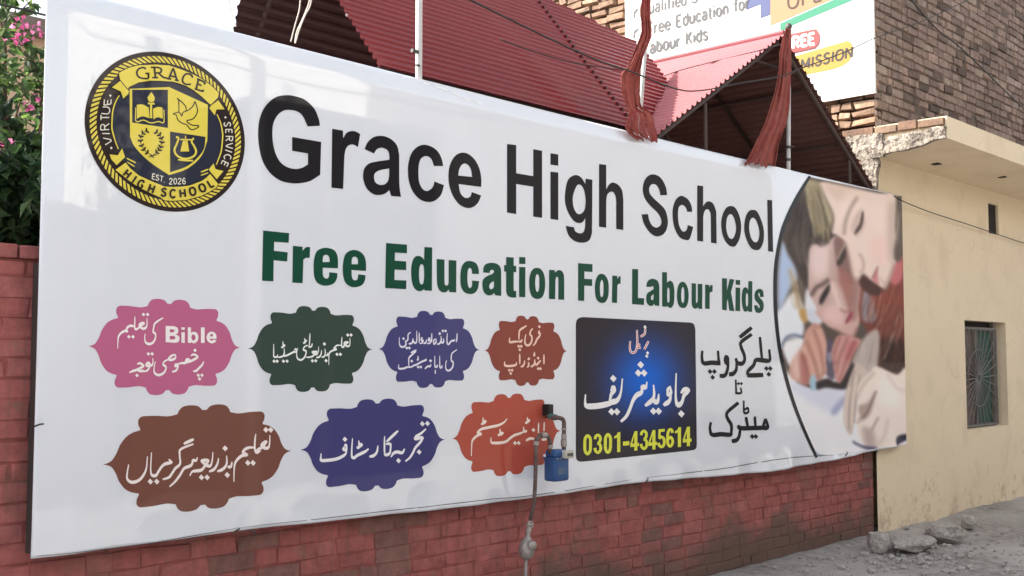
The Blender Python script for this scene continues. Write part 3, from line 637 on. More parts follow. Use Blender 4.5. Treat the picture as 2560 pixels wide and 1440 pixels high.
for ch, (q0, x, y), ang, h in (('H', (Q3, 800, 790), 40, 19.5), ('I', (Q3, 920, 885), 34, 19.5), ('G', (Q3, 1030, 965), 27, 19.5), ('H', (Q3, 1212, 1043), 19, 19.5), ('S', (Q3, 1425, 1105), 10, 19.5),
                             ('C', (Q4, 205, 1060), 2, 19.5), ('H', (Q4, 375, 1052), -6, 19.5), ('O', (Q4, 545, 1020), -14, 19.5), ('O', (Q4, 712, 960), -24, 19.5), ('L', (Q4, 850, 885), -32, 19.5)):
    a = R_(ang); wd = GL[ch][0]; ux, uy, vx, vy = math.cos(a), math.sin(a), math.sin(a), -math.cos(a)
    cx0, cy0 = q0[0] + x / 6.859, q0[1] + y / 6.859
    put_text(pr, ch, cx0 - ux * wd * h / 2 - vx * h / 2, cy0 - uy * wd * h / 2 - vy * h / 2, ux, uy, h, 5.0, 0, 2, vx, vy)
pr.done('emblem', [gold, crest_navy, crest_dark, pale], crest)

# ================================================================== printed photo of two children (a flat picture)
arcL = catmull([(240, 40), (205, 95), (165, 165), (110, 290), (77, 450), (70, 600), (77, 750), (100, 920), (150, 1110), (210, 1270), (272, 1408)], 8)
ay = np.array([a[1] for a in arcL]); ax = np.array([a[0] for a in arcL])
nu, nv = 190, 360
k5 = 1.945
gx = np.zeros((nv, nu)); gy = np.zeros((nv, nu))
for j in range(nv):
    v = j / (nv - 1); yl = 40 + v * (1405 - 40); xl = float(np.interp(yl, ay, ax)) + 6
    xr = 689 + v * (712 - 689); yr = (491 - 420) * k5 + v * ((1111 - 491) * k5)
    u = np.linspace(0, 1, nu); gx[j] = xl + (xr - xl) * u
    tx0, ty0, tx1, ty1 = 240, 44, 689, (491 - 420) * k5
    bx0, by0, bx1, by1 = 272, 1405, 712, (1111 - 420) * k5
    fr = (gx[j] - 240) / 450
    gy[j] = (1 - v) * (ty0 + (ty1 - ty0) * fr) + v * (by0 + (by1 - by0) * np.clip((gx[j] - 272) / 440, -.5, 1))
G = np.stack([gx.ravel(), gy.ravel()], 1)
IMG = np.tile(np.array((92, 82, 76.)), (len(G), 1))
def paint(spec, col, soft=8.0, op=1.0, stroke=None):
    global IMG
    if stroke:
        P_ = np.array(catmull([tuple(float(v) for v in t.split(',')) for t in spec.split()], 5)); closed = False
    else:
        P_ = np.array(outline(' '.join(spec.split()), 4)); closed = True
    A = P_; B = np.roll(P_, -1, 0)
    if not closed: A, B = P_[:-1], P_[1:]
    dmin = np.full(len(G), 1e9); ins = np.zeros(len(G), bool)
    for a, b in zip(A, B):
        ab = b - a; L = ab @ ab + 1e-9; t = np.clip(((G - a) @ ab) / L, 0, 1); q = a + t[:, None] * ab
        dmin = np.minimum(dmin, np.hypot(*(G - q).T))
        if closed:
            c = (a[1] > G[:, 1]) != (b[1] > G[:, 1]); xi = a[0] + (G[:, 1] - a[1]) / (b[1] - a[1] + 1e-12) * ab[0]; ins ^= c & (G[:, 0] < xi)
    sd_ = np.where(ins, dmin, -dmin) if closed else stroke / 2 - dmin
    al = np.clip(sd_ / (2 * soft) + .5, 0, 1); al = (al * al * (3 - 2 * al) * op)[:, None]
    IMG = IMG * (1 - al) + np.array(col, float) * al
def frame(x0, y0, s):
    """painting in the pixels of one crop; the grid itself is kept in the k5 crop"""
    def conv(spec):
        o_ = []
        for t in spec.split():
            x, y = (float(v) for v in t.split(',')); o_.append('%.1f,%.1f' % ((x0 + x / s - 1900) * k5, (y0 + y / s - 420) * k5))
        return ' '.join(o_)
    f = k5 / s
    return lambda spec, col, soft=8, op=1.0, stroke=None: paint(conv(spec), col, soft * f * 1.35, op, stroke * f if stroke else None)
A_, B_ = frame(1930, 430, 774 / 340), frame(1930, 780, 753 / 340)
IMG[:] = (98, 86, 80)
rs = random.Random(12)
def strands(P, n, x0, x1, y0, y1, dx, dy, cols, wd, op, bend=10):
    for k in range(n):
        x, y = rs.uniform(x0, x1), rs.uniform(y0, y1); b_ = rs.uniform(-bend, bend)
        P('%.0f,%.0f %.0f,%.0f %.0f,%.0f' % (x, y, x + dx * .5 + b_, y + dy * .5, x + dx + rs.uniform(-bend, bend), y + dy), rs.choice(cols), wd * .6, op, stroke=wd)
# table, shirt, background
B_('0,360 760,360 760,840 0,840', (208, 208, 212), 20)
B_('90,395 400,400 395,470 330,560 120,440', (188, 191, 208), 26, .8)
A_('60,400 90,470 130,540 142,610 110,650 60,760 35,780 35,560', (160, 176, 204), 12)
A_('30,830 60,760 110,690 150,700 180,830', (206, 207, 212), 10)
A_('95,555 130,590 155,680 175,780 195,840 150,840 118,700', (176, 156, 124), 14, .7)
strands(A_, 9, 95, 160, 550, 700, 30, 110, ((150, 126, 96), (198, 182, 154), (140, 126, 108)), 6, .4)
A_('190,690 212,676 270,780 300,840 195,840', (198, 199, 204), 8)
B_('35,-10 150,-10 175,60 165,135 85,150 48,200 30,100', (202, 206, 214), 8)
B_('60,175 110,150 175,145 155,230 110,310 68,240', (210, 210, 213), 8)
B_('55,185 80,142 120,128 172,140', (92, 100, 124), 5, .9, stroke=13)
B_('150,-10 192,-10 190,60 160,40', (180, 144, 90), 8)
B_('190,-10 262,-10 275,62 220,64', (188, 190, 200), 8)
# the boy's hair
A_('195,40 150,130 100,230 62,350 80,425 125,515 165,600 200,655 216,600 208,520 212,450 240,412 290,418 352,360 250,200 205,90', (80, 68, 63), 6)
A_('75,300 160,300 200,420 190,520 130,480', (98, 87, 82), 22, .7)
strands(A_, 46, 95, 235, 90, 330, -14, 150, ((52, 43, 40), (60, 51, 48), (112, 100, 93), (92, 79, 72)), 6, .55, 14)
strands(A_, 14, 130, 210, 400, 500, 26, 120, ((62, 52, 49), (120, 106, 98), (70, 60, 56)), 6, .5, 10)
# long brown hair and dark cloth at the right
A_('505,600 560,640 610,655 660,665 742,470 750,840 470,840 495,700', (134, 70, 57), 8)
B_('490,-10 742,-10 742,338 690,348 580,300 590,200 540,130', (124, 72, 60), 8)
B_('600,150 742,170 742,338 690,348 585,300', (72, 52, 46), 22)
A_('690,520 742,475 742,600 695,645 668,600', (186, 106, 108), 8)
A_('520,680 570,715 590,840 515,840', (142, 142, 152), 12, .85)
strands(A_, 30, 560, 740, 620, 760, -40, 150, ((84, 44, 38), (168, 100, 80), (112, 60, 50), (190, 134, 110)), 5, .5, 16)
strands(B_, 30, 560, 740, 0, 170, -45, 150, ((70, 46, 40), (148, 100, 84), (98, 62, 54), (176, 150, 138)), 5, .5, 16)
# the boy's face
A_('213,450 240,412 300,424 350,368 400,378 432,420 452,500 480,612 512,600 502,680 492,760 475,840 290,840 250,765 210,690 205,600', (186, 160, 154), 4)
B_('245,-10 445,-10 485,40 462,122 440,142 400,128 360,102 300,72', (190, 156, 150), 5)
A_('222,440 330,428 332,560 240,605', (206, 186, 182), 26, .9)
A_('330,440 380,520 375,640 330,620', (176, 146, 138), 20, .7)
A_('352,380 420,388 452,500 478,610 440,645 400,600 368,520', (128, 98, 92), 9, .9)
A_('385,550 450,600 475,700 440,785 408,700 378,620', (158, 106, 97), 14, .9)
A_('450,640 505,610 495,720 480,830 450,830', (150, 116, 110), 14, .8)
A_('368,530 374,490 400,440 428,402 418,480 392,525', (78, 63, 57), 5)
A_('374,495 392,455 412,420', (196, 184, 174), 4, .8, stroke=8)
A_('228,695 250,660 285,640 315,618', (104, 86, 80), 8, .9, stroke=24)
A_('268,748 274,714 300,668 328,638 324,682 302,722 286,748', (62, 51, 52), 5)
A_('262,755 290,758 320,720', (160, 130, 124), 6, .7, stroke=9)
A_('345,640 368,720 388,775', (216, 190, 184), 11, .65, stroke=26)
A_('300,775 375,755 388,830 300,840', (206, 174, 172), 18, .8)
B_('300,10 380,10 390,70 330,66', (206, 172, 170), 16, .8)
B_('378,-16 410,2 430,-12', (140, 92, 92), 5, .7, stroke=9)
B_('404,62 425,10 442,-8 446,20 430,52', (160, 86, 96), 4)
B_('408,60 436,12', (112, 62, 70), 3, .8, stroke=5)
B_('350,100 400,124 445,138 470,90', (146, 112, 106), 7, .75, stroke=14)
# the girl's fringe and face
A_('508,588 560,618 625,664 600,705 540,685 498,640', (88, 55, 48), 7)
A_('268,58 420,84 600,120 738,152 738,440 692,530 668,618 640,662 600,642 560,612 520,577 500,606 470,613 454,560 438,470 414,396 370,360 338,340 350,250 300,140', (210, 190, 180), 3.5)
A_('300,68 480,96 560,160 440,176 350,146', (196, 172, 156), 22, .8)
A_('420,120 560,150 500,210 440,260 400,300 360,300', (216, 197, 187), 22, .6)
A_('560,390 655,390 645,520 570,500', (218, 184, 175), 30, .9)
A_('560,200 660,200 650,330 580,330', (216, 196, 187), 30, .6)
A_('658,200 712,200 712,470 664,500', (186, 166, 155), 18, .8)
A_('705,150 742,154 742,470 702,505 694,440 718,300', (100, 88, 79), 9)
strands(A_, 12, 705, 735, 160, 300, -6, 160, ((80, 70, 62), (140, 126, 112), (116, 102, 90)), 5, .6, 6)
A_('480,150 442,215 416,290 410,348', (160, 138, 127), 10, .85, stroke=20)
A_('458,345 452,300 478,238 512,212 502,280 482,325', (186, 162, 152), 12, .8)
A_('468,357 478,325 498,292 514,226 521,262 511,312 490,342', (96, 77, 71), 4)
A_('474,348 503,302 517,228', (70, 54, 50), 3, .9, stroke=7)
A_('480,365 510,335 528,280', (184, 160, 150), 8, .6, stroke=12)
A_('414,398 438,470 455,560 474,610', (182, 156, 146), 8, .7, stroke=18)
A_('498,468 516,500 520,545 503,572', (170, 144, 136), 7, .8, stroke=13)
A_('470,606 488,602 502,592', (140, 110, 104), 4, .7, stroke=7)
A_('522,575 560,606', (196, 166, 158), 6, .7, stroke=12)
A_('568,606 580,575 600,543 602,572 602,612 612,636 588,632', (192, 128, 128), 4)
A_('570,602 586,574 602,538', (112, 74, 73), 2.5, .9, stroke=5)
A_('640,655 668,600 694,528', (172, 146, 136), 9, .8, stroke=20)
A_('610,600 640,640', (186, 160, 150), 8, .6, stroke=14)
A_('195,46 265,58 292,120 342,220 346,270 320,330 290,345 262,330 235,300 215,250 200,190 184,110', (158, 146, 118), 9)
strands(A_, 30, 215, 300, 180, 260, 32, 150, ((178, 166, 136), (128, 114, 90), (150, 138, 110), (104, 92, 74)), 6, .75, 8)
strands(A_, 44, 192, 270, 60, 170, 58, 210, ((190, 180, 150), (116, 104, 82), (140, 128, 102), (206, 196, 168), (98, 88, 70)), 4.5, .6, 9)
A_('186,110 205,260 235,370 278,424', (58, 51, 46), 3, .9, stroke=5)
A_('270,70 300,140 348,250 345,335', (120, 104, 90), 5, .6, stroke=8)
# hands
B_('592,108 582,300 530,342 458,302 448,260 520,130', (172, 160, 154), 9)
strands(B_, 10, 500, 570, 140, 200, -30, 120, ((146, 134, 128), (192, 182, 176)), 7, .5, 8)
B_('292,178 338,168 348,362 298,342', (98, 91, 108), 8)
B_('305,230 330,225 330,270 310,275', (150, 152, 168), 5, .7)
B_('135,388 200,402 300,368 360,386 445,285 450,340 412,424 300,418 240,428', (54, 44, 46), 6)
B_('98,352 104,280 165,190 184,110 230,64 272,80 302,170 297,260 302,332 262,378 215,372 190,402 138,386', (188, 146, 133), 4)
B_('110,270 170,200 170,330 130,370', (206, 178, 168), 14, .8)
B_('150,240 190,250 205,395 165,385', (166, 104, 98), 12, .8)
for st in ('230,96 268,210 284,335', '193,165 238,290 256,368', '158,215 196,330 204,392'): B_(st, (124, 78, 72), 8, .4, stroke=10)
for st in ('256,92 290,200 292,270', '214,140 262,280 274,340', '178,196 222,320 230,355'): B_(st, (220, 184, 172), 9, .32, stroke=13)
for st in ('228,66 246,84 268,84', '290,330 272,350 262,372'): B_(st, (150, 104, 96), 4, .7, stroke=6)
B_('328,232 338,180 370,128 450,138 494,160 452,230 422,310 382,388 354,382 338,300', (184, 136, 130), 4)
B_('420,170 470,170 430,260 400,250', (176, 104, 106), 12, .8)
for st in ('374,146 350,215 344,290', '414,148 372,255 358,335', '456,166 402,288 376,372'): B_(st, (120, 76, 74), 8, .4, stroke=10)
for st in ('395,146 362,225 350,260', '436,156 388,268 368,345'): B_(st, (214, 172, 164), 9, .32, stroke=12)
B_('210,370 236,348 244,428 214,428', (148, 178, 194), 4)
B_('328,545 396,468 402,502 350,568', (146, 151, 184), 12, .9)
B_('395,562 404,450 450,308 480,288 532,340 492,400 472,480 446,662 420,668 400,622', (188, 173, 164), 5)
for st in ('452,326 430,480 424,640', '482,356 465,470 455,610'): B_(st, (132, 114, 107), 7, .6, stroke=9)
for st in ('430,420 410,540 412,630', '470,360 448,500 440,620'): B_(st, (210, 196, 188), 6, .7, stroke=12)
B_('480,400 540,334 580,300 690,346 745,326 752,692 690,742 600,752 540,752 490,702 464,612 478,520 468,460', (211, 199, 190), 4)
B_('600,370 700,395 700,520 600,500', (220, 210, 202), 30, .8)
B_('478,525 530,500 572,440 545,560 500,592', (160, 138, 131), 9, .9)
B_('482,592 522,560 576,440', (118, 96, 90), 4, .85, stroke=8)
B_('472,470 500,410 560,340', (178, 160, 151), 9, .7, stroke=18)
B_('530,692 586,588', (154, 134, 127), 7, .85, stroke=11)
B_('500,640 560,660 570,745 520,735', (174, 156, 151), 16, .9)
B_('580,740 620,690 640,600', (188, 172, 165), 12, .7, stroke=16)
B_('640,350 690,420 745,440', (194, 178, 169), 12, .7, stroke=16)
B_('468,612 500,600 520,575', (132, 112, 106), 4, .7, stroke=6)
B_('448,714 500,738 580,750 540,764 455,732', (98, 92, 118), 4)
B_('692,690 752,678 752,712 690,742', (60, 56, 76), 4)
B_('690,742 752,708 752,750', (212, 206, 214), 4)
B_('214,745 250,790 300,802', (84, 112, 144), 4, .9, stroke=9)
p5 = Print(1900, 420, k5, .0012)
im3 = IMG.reshape(nv, nu, 3)
for _ in range(4):                                         # print blur
    im3 = (np.pad(im3, ((1, 1), (0, 0), (0, 0)), mode='edge')[:-2] + 2 * im3 + np.pad(im3, ((1, 1), (0, 0), (0, 0)), mode='edge')[2:]) / 4
    im3 = (np.pad(im3, ((0, 0), (1, 1), (0, 0)), mode='edge')[:, :-2] + 2 * im3 + np.pad(im3, ((0, 0), (1, 1), (0, 0)), mode='edge')[:, 2:]) / 4
IMG = im3.reshape(-1, 3)
gr = IMG.mean(1, keepdims=True); IMG = np.clip(126 + (gr + (IMG - gr) * .86 - 132) * 1.22, 18, 232)
V = [p5.at(g) for g in G]
C = [alb(c, .80) for c in np.clip(IMG, 0, 255)]
F = [(j * nu + i, (j + 1) * nu + i, (j + 1) * nu + i + 1, j * nu + i + 1) for j in range(nv - 1) for i in range(nu - 1)]
photo = mesh_obj('printed_photo', V, F, print_mat('ink_photo', None, True), banner, cols=C)
p5 = Print(1900, 420, k5, .0022)
p5.pen([(x + 2, y) for x, y in arcL[::4]], 17, 17, taper=.8, per=4)
p5.done('border_arc', print_mat('black_ink_3', (22, 22, 28)), photo)

# ================================================================== brickwork
def brick_mat(name, bscale=70, bdist=.003, rough=.88, grime=None, glo=.5, ghi=.7, gscale=1.3):
    m, t, p = new_mat(name)
    a = nd(t, 'ShaderNodeAttribute', attribute_name='Col')
    n = noise_node(t, 14, 6, .65)
    c = mixc(t, ramp(t, n.outputs[0], .3, .75, (.72, .72, .72), (1.18, 1.15, 1.12)).outputs[0], a.outputs[0], a.outputs[0])
    mm = nd(t, 'ShaderNodeMix', data_type='RGBA', blend_type='MULTIPLY'); mm.inputs[0].default_value = 1
    t.links.new(a.outputs[0], mm.inputs[6]); t.links.new(ramp(t, n.outputs[0], .3, .75, (.66, .66, .66), (1.2, 1.17, 1.15)).outputs[0], mm.inputs[7])
    c = mm.outputs[2]
    if grime:
        g = noise_node(t, gscale, 7, .68)
        c = mixc(t, ramp(t, g.outputs[0], glo, ghi).outputs[0], c, grime)
        g2 = noise_node(t, 9.0, 6, .7)
        c = mixc(t, ramp(t, g2.outputs[0], .58, .72).outputs[0], c, tuple(v * 1.2 for v in grime))
        ts = nd(t, 'ShaderNodeTexCoord'); ms = nd(t, 'ShaderNodeMapping'); ms.inputs['Scale'].default_value = (34, 34, 2.2); t.links.new(ts.outputs['Object'], ms.inputs[0])
        ns = nd(t, 'ShaderNodeTexNoise'); ns.inputs['Scale'].default_value = 1.0; ns.inputs['Detail'].default_value = 3; t.links.new(ms.outputs[0], ns.inputs['Vector'])
        c = mixc(t, ramp(t, ns.outputs[0], .52, .8, (0, 0, 0), (.55, .55, .55)).outputs[0], c, tuple(v * .8 for v in grime))   # run marks
        # damp and dirt rising from the ground
        ge = nd(t, 'ShaderNodeNewGeometry'); sx = nd(t, 'ShaderNodeSeparateXYZ'); t.links.new(ge.outputs['Position'], sx.inputs[0])
        ad = nd(t, 'ShaderNodeMath', operation='MULTIPLY_ADD'); ad.inputs[1].default_value = .9; t.links.new(g.outputs[0], ad.inputs[0])
        sb = nd(t, 'ShaderNodeMath', operation='SUBTRACT'); t.links.new(sx.outputs[2], sb.inputs[1]); t.links.new(ad.outputs[0], sb.inputs[0]); ad.inputs[2].default_value = 0
        c = mixc(t, ramp(t, sb.outputs[0], .06, .30).outputs[0], c, tuple(v * .75 for v in grime))
    t.links.new(c, p.inputs['Base Color']); p.inputs['Roughness'].default_value = rough; p.inputs['Specular IOR Level'].default_value = .25
    n2 = noise_node(t, bscale, 6, .6); b1 = bump(t, p, n2.outputs[0], bdist)
    n3 = noise_node(t, bscale * .22, 4, .6); bump(t, p, n3.outputs[0], bdist * 1.8, .6, b1)
    return m
def brickwork(org, U, Nn, width, z0, z1, bl, bh, joint, pal, mortar, mb, recess=.012, jitter=.004, seed=1, bond='english', skip=None, wob=.004, holes=0.0, flush=(1,)):
    """courses of separate slightly uneven bricks with sunk joints; U runs along the wall, Nn points out of it"""
    rd = random.Random(seed); org, U, Nn = Vector(org), Vector(U), Vector(Nn); Zv = Vector((0, 0, 1))
    W = lambda u, z, n: org + U * u + Zv * (z - org.z) + Nn * n
    flip = U.cross(Zv).dot(Nn) < 0
    mb.add([W(0, z0, -recess), W(width, z0, -recess), W(width, z1, -recess), W(0, z1, -recess)], [(0, 1, 2, 3) if not flip else (3, 2, 1, 0)], 0, mortar)
    z, r = z0, 0
    while z < z1 - .02:
        h = min(bh, z1 - z); hd = r % 2 == 1 and bond == 'english'
        L = bl / 2 if hd else bl; u = -rd.uniform(0, .02) - (L / 2 if r % 2 else 0) * (1 if bond != 'english' else .5)
        while u < width:
            l = L + rd.uniform(-.006, .006)
            if bond == 'mixed' and rd.random() < .25: l = bl / 2
            jt = joint * rd.choice(flush)
            a, b = max(0, u + jt / 2), min(width, u + l - jt / 2)
            if b - a > .012 and not (skip and skip((a + b) / 2, z + h / 2)):
                d = rd.uniform(-jitter, jitter); e = rd.uniform(.004, .011)
                w_ = lambda: rd.uniform(-wob, wob)
                za, zb = z + jt / 2, z + h - jt / 2
                o = [W(a + w_(), za + w_(), -recess - .001), W(b + w_(), za + w_(), -recess - .001), W(b + w_(), zb + w_(), -recess - .001), W(a + w_(), zb + w_(), -recess - .001)]
                q = [W(a + e + w_(), za + e + w_(), d + w_() * .4), W(b - e + w_(), za + e + w_(), d + w_() * .4), W(b - e + w_(), zb - e + w_(), d + w_() * .4), W(a + e + w_(), zb - e + w_(), d + w_() * .4)]
                fs = [(4, 5, 6, 7), (0, 1, 5, 4), (1, 2, 6, 5), (2, 3, 7, 6), (3, 0, 4, 7)]
                if flip: fs = [f[::-1] for f in fs]
                c = pal(rd, u, z)
                if bond == 'mixed' and bl > .23 and l < bl * .7 and rd.random() < holes: q = [v - Nn * .03 for v in q]; c = tuple(v * .4 for v in c)
                mb.add(o + q, fs, 0, c)
            u += l
        z += h; r += 1

red_wall_mat = brick_mat('painted_brick', grime=(.20, .125, .10), glo=.54, ghi=.74, gscale=1.7)
raw_brick_mat = brick_mat('raw_brick', bscale=45, bdist=.0045, grime=(.115, .085, .072), glo=.5, ghi=.72, gscale=2.6)
REDP = [(.40, .132, .126), (.41, .136, .13), (.385, .124, .117), (.40, .142, .135), (.37, .122, .115)]
WORN = [(on_y(1665, 1300, .1).x, .16, .0, .74), (on_y(1600, 1230, .1).x, .32, .6, .78), (on_y(880, 1390, .1).x, .30, .1, .62), (on_y(640, 1380, .1).x, .22, .3, .72), (on_y(1010, 1320, .1).x, .2, .45, .72), (on_y(2180, 1200, .1).x, .14, 0, .75)]
def pal_red(rd, u=0, z=0):
    x = u - 6 + .1
    for a, h, z0, z1 in WORN:                                # places where the paint has gone and grey render shows
        if abs(x - a) < h + rd.uniform(-.08, .08) and z0 < z + .04 < z1 and rd.random() < .6:
            k = rd.uniform(.85, 1.15); return (.265 * k, .13 * k, .115 * k)
    c = rd.choice(REDP); k = rd.uniform(.95, 1.05); return tuple(v * k for v in c)
RAW = [(.31, .225, .185), (.33, .24, .195), (.29, .21, .178), (.35, .275, .23), (.25, .185, .16)]
def pal_raw(rd, u=0, z=0):
    c = rd.choice(RAW); k = rd.uniform(.86, 1.12)
    if rd.random() < .10: k *= .5
    return tuple(v * k for v in c)
TAN = [(.36, .235, .165), (.40, .26, .18), (.32, .20, .145), (.43, .30, .21)]
def pal_tan(rd, u=0, z=0):
    c = rd.choice(TAN); k = rd.uniform(.7, 1.15); return tuple(v * k for v in c)

# ------------------------------------------------------------------ ground
m, t, p = new_mat('dusty_street')
n1 = noise_node(t, .9, 6, .6); n2 = noise_node(t, 14, 6, .7); n3 = noise_node(t, 90, 4, .6)
c = mixc(t, ramp(t, n1.outputs[0], .40, .60).outputs[0], (.22, .20, .185), (.45, .43, .41))
c = mixc(t, ramp(t, n2.outputs[0], .42, .62).outputs[0], c, (.40, .38, .36))
t.links.new(c, p.inputs['Base Color']); p.inputs['Roughness'].default_value = .92
b1 = bump(t, p, n2.outputs[0], .02, .8); bump(t, p, n3.outputs[0], .006, .8, b1)
street_mat = m
V, F = [], []
gxs = [-400, -120, -50, -25] + list(np.linspace(-12, 5.5, 14)) + list(np.linspace(6, 16, 110)) + [18, 25, 50, 120, 400]
gys = [-400, -120, -40, -20] + list(np.linspace(-11, -3, 12)) + list(np.linspace(-2.9, .6, 50)) + [2, 5, 12, 30, 120, 400]
for y in gys:
    for x in gxs:
        z = -.004
        if 5.5 < x < 16.5 and -3.0 < y < .5:
            v = mnoise.noise(Vector((x * 1.1, y * 1.4, 3))) * .028 + mnoise.noise(Vector((x * 4, y * 4, 9))) * .013 + mnoise.noise(Vector((x * 11, y * 11, 2))) * .007
            bank = .05 * max(0, 1 - abs(y - .02) / .45)
            z += (v + bank) * min(1, (x - 5.5) / .5, (y + 3) / .5)
        V.append((x, y, z))
nx_ = len(gxs)
for j in range(len(gys) - 1):
    for i in range(nx_ - 1):
        k = j * nx_ + i; F.append((k, k + 1, k + nx_ + 1, k + nx_))
tag(mesh_obj('ground', V, F, street_mat, None, True), 'dusty grey street along the foot of the walls', 'street', kind='structure')

# ------------------------------------------------------------------ the red painted boundary wall
WY = .11
wall = empty('brick_wall', (4, .2, 0), 'low red painted brick boundary wall running behind and below the white banner', 'wall')
mb = MB()
brickwork((-6, WY, 0), (1, 0, 0), (0, -1, 0), 15.235, -.05, 1.955, .235, .0805, .006, pal_red, (.30, .095, .088), mb, recess=.0055, jitter=.0018, seed=3, bond='mixed', wob=.007, flush=(.25, .4, .4, .7, 1.3, 2.2))
mb.box((-6, WY + .02, -.05), (9.232, WY + .24, 1.95), 0, (.2, .1, .08))
mb.build('brick_face', red_wall_mat, wall)
mb = MB(); rd = random.Random(5); x = -6
while x < 9.1:
    l = .235 + rd.uniform(-.01, .01); d = rd.uniform(-.008, .006)
    bm_ = rd.uniform(-.004, .004); mb.box((x + .004, WY - .012 + d, 1.957), (min(x + l - .004, 9.232), WY + .25, 2.012 + bm_), 0, pal_red(rd), bev=.007); x += l
mb.build('coping', red_wall_mat, wall)

# ------------------------------------------------------------------ cream house with a projecting slab
cream = rough_mat('cream_plaster', (.80, .68, .50), var=.07, scale=.9, rough=.9, bscale=45, bdist=.0025, col2=(.66, .54, .385), lo=.5, hi=.85, spec=.2)
m = cream; t = m.node_tree; p = t.nodes['Principled BSDF']       # peeling and splashes near the ground
src = p.inputs['Base Color'].links[0].from_socket
g = noise_node(t, 7, 7, .7); ge = nd(t, 'ShaderNodeNewGeometry'); sx = nd(t, 'ShaderNodeSeparateXYZ'); t.links.new(ge.outputs['Position'], sx.inputs[0])
mr = nd(t, 'ShaderNodeMapRange'); mr.inputs[1].default_value, mr.inputs[2].default_value, mr.inputs[3].default_value, mr.inputs[4].default_value = 0, 1.0, .13, -.16
t.links.new(sx.outputs[2], mr.inputs[0]); ad = nd(t, 'ShaderNodeMath', operation='ADD'); t.links.new(mr.outputs[0], ad.inputs[0]); t.links.new(g.outputs[0], ad.inputs[1])
c = mixc(t, ramp(t, ad.outputs[0], .60, .74).outputs[0], src, (.58, .455, .32))
g2 = noise_node(t, 26, 3, .5); c = mixc(t, ramp(t, g2.outputs[0], .71, .76).outputs[0], c, (.50, .38, .26))
wv = nd(t, 'ShaderNodeTexVoronoi', feature='DISTANCE_TO_EDGE'); wv.inputs['Scale'].default_value = .55; wn = noise_node(t, 2.5, 5, .6); tcw = nd(t, 'ShaderNodeTexCoord')
vm = nd(t, 'ShaderNodeVectorMath', operation='MULTIPLY_ADD'); vm.inputs[1].default_value = (.5, .5, .5); t.links.new(wn.outputs[1], vm.inputs[0]); t.links.new(tcw.outputs['Object'], vm.inputs[2]); t.links.new(vm.outputs[0], wv.inputs['Vector'])
c = mixc(t, ramp(t, wv.outputs[0], .0, .004, (.24, .24, .24), (0, 0, 0)).outputs[0], c, (.40, .31, .22))    # hairline cracks
t.links.new(c, p.inputs['Base Color'])
rubble = rough_mat('rough_mortar', (.34, .30, .255), var=.4, scale=11, rough=.95, bscale=34, bdist=.03, col2=(.11, .09, .078), lo=.47, hi=.6)
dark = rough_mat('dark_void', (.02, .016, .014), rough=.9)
HX = 9.245; HY = .08
house = empty('cream_house', (11.5, .06, 0), 'cream plastered single storey house with a projecting roof slab, right of the white banner', 'house')
WX0, WX1, WZ0, WZ1 = 11.075, 12.19, .868, 1.950             # window opening
SX0, SX1, SZ0, SZ1 = 11.83, 12.19, 2.86, 3.16
a_ = on_y(2470, 507, HY); b_ = on_y(2497, 588, HY); SX0, SX1, SZ0, SZ1 = a_.x, b_.x, b_.z, a_.z
a_ = on_y(2411, 800, HY); b_ = on_y(2521, 1062, HY); WX0, WX1, WZ0, WZ1 = a_.x, b_.x, b_.z, a_.z
XE = 16.0; ZT = 3.37
mb = MB()
xs_ = sorted({HX, SX0, SX1, WX0, WX1, XE}); zs_ = sorted({-.05, WZ0, WZ1, SZ0, SZ1, ZT})
inside = lambda x, z: (WX0 < x < WX1 and WZ0 < z < WZ1) or (SX0 < x < SX1 and SZ0 < z < SZ1)
for i in range(len(xs_) - 1):
    for j in range(len(zs_) - 1):
        if inside((xs_[i] + xs_[i + 1]) / 2, (zs_[j] + zs_[j + 1]) / 2): continue
        k = 6
        for ii in range(k):
            for jj in range(k):
                xa, xb = (xs_[i] + (xs_[i + 1] - xs_[i]) * q / k for q in (ii, ii + 1)); za, zb = (zs_[j] + (zs_[j + 1] - zs_[j]) * q / k for q in (jj, jj + 1))
                mb.add([(xa, HY, za), (xb, HY, za), (xb, HY, zb), (xa, HY, zb)], [(0, 1, 2, 3)])
for (xa, xb, za, zb, dp) in ((WX0, WX1, WZ0, WZ1, .12), (SX0, SX1, SZ0, SZ1, .03)):
    mb.add([(xa, HY, za), (xb, HY, za), (xb, HY, zb), (xa, HY, zb), (xa, HY + dp, za), (xb, HY + dp, za), (xb, HY + dp, zb), (xa, HY + dp, zb)], [(0, 4, 5, 1), (1, 5, 6, 2), (2, 6, 7, 3), (3, 7, 4, 0)])
mb.box((HX + .02, HY + .3, 0), (XE, 6, ZT - .02))
mb.build('wall', cream, house)
mb = MB(); mb.box((SX0, HY + .028, SZ0), (SX1, HY + .05, SZ1)); mb.build('vent_dark_panel', dark, house)  # shallow near-black panel, the slot's deep shade put in as colour
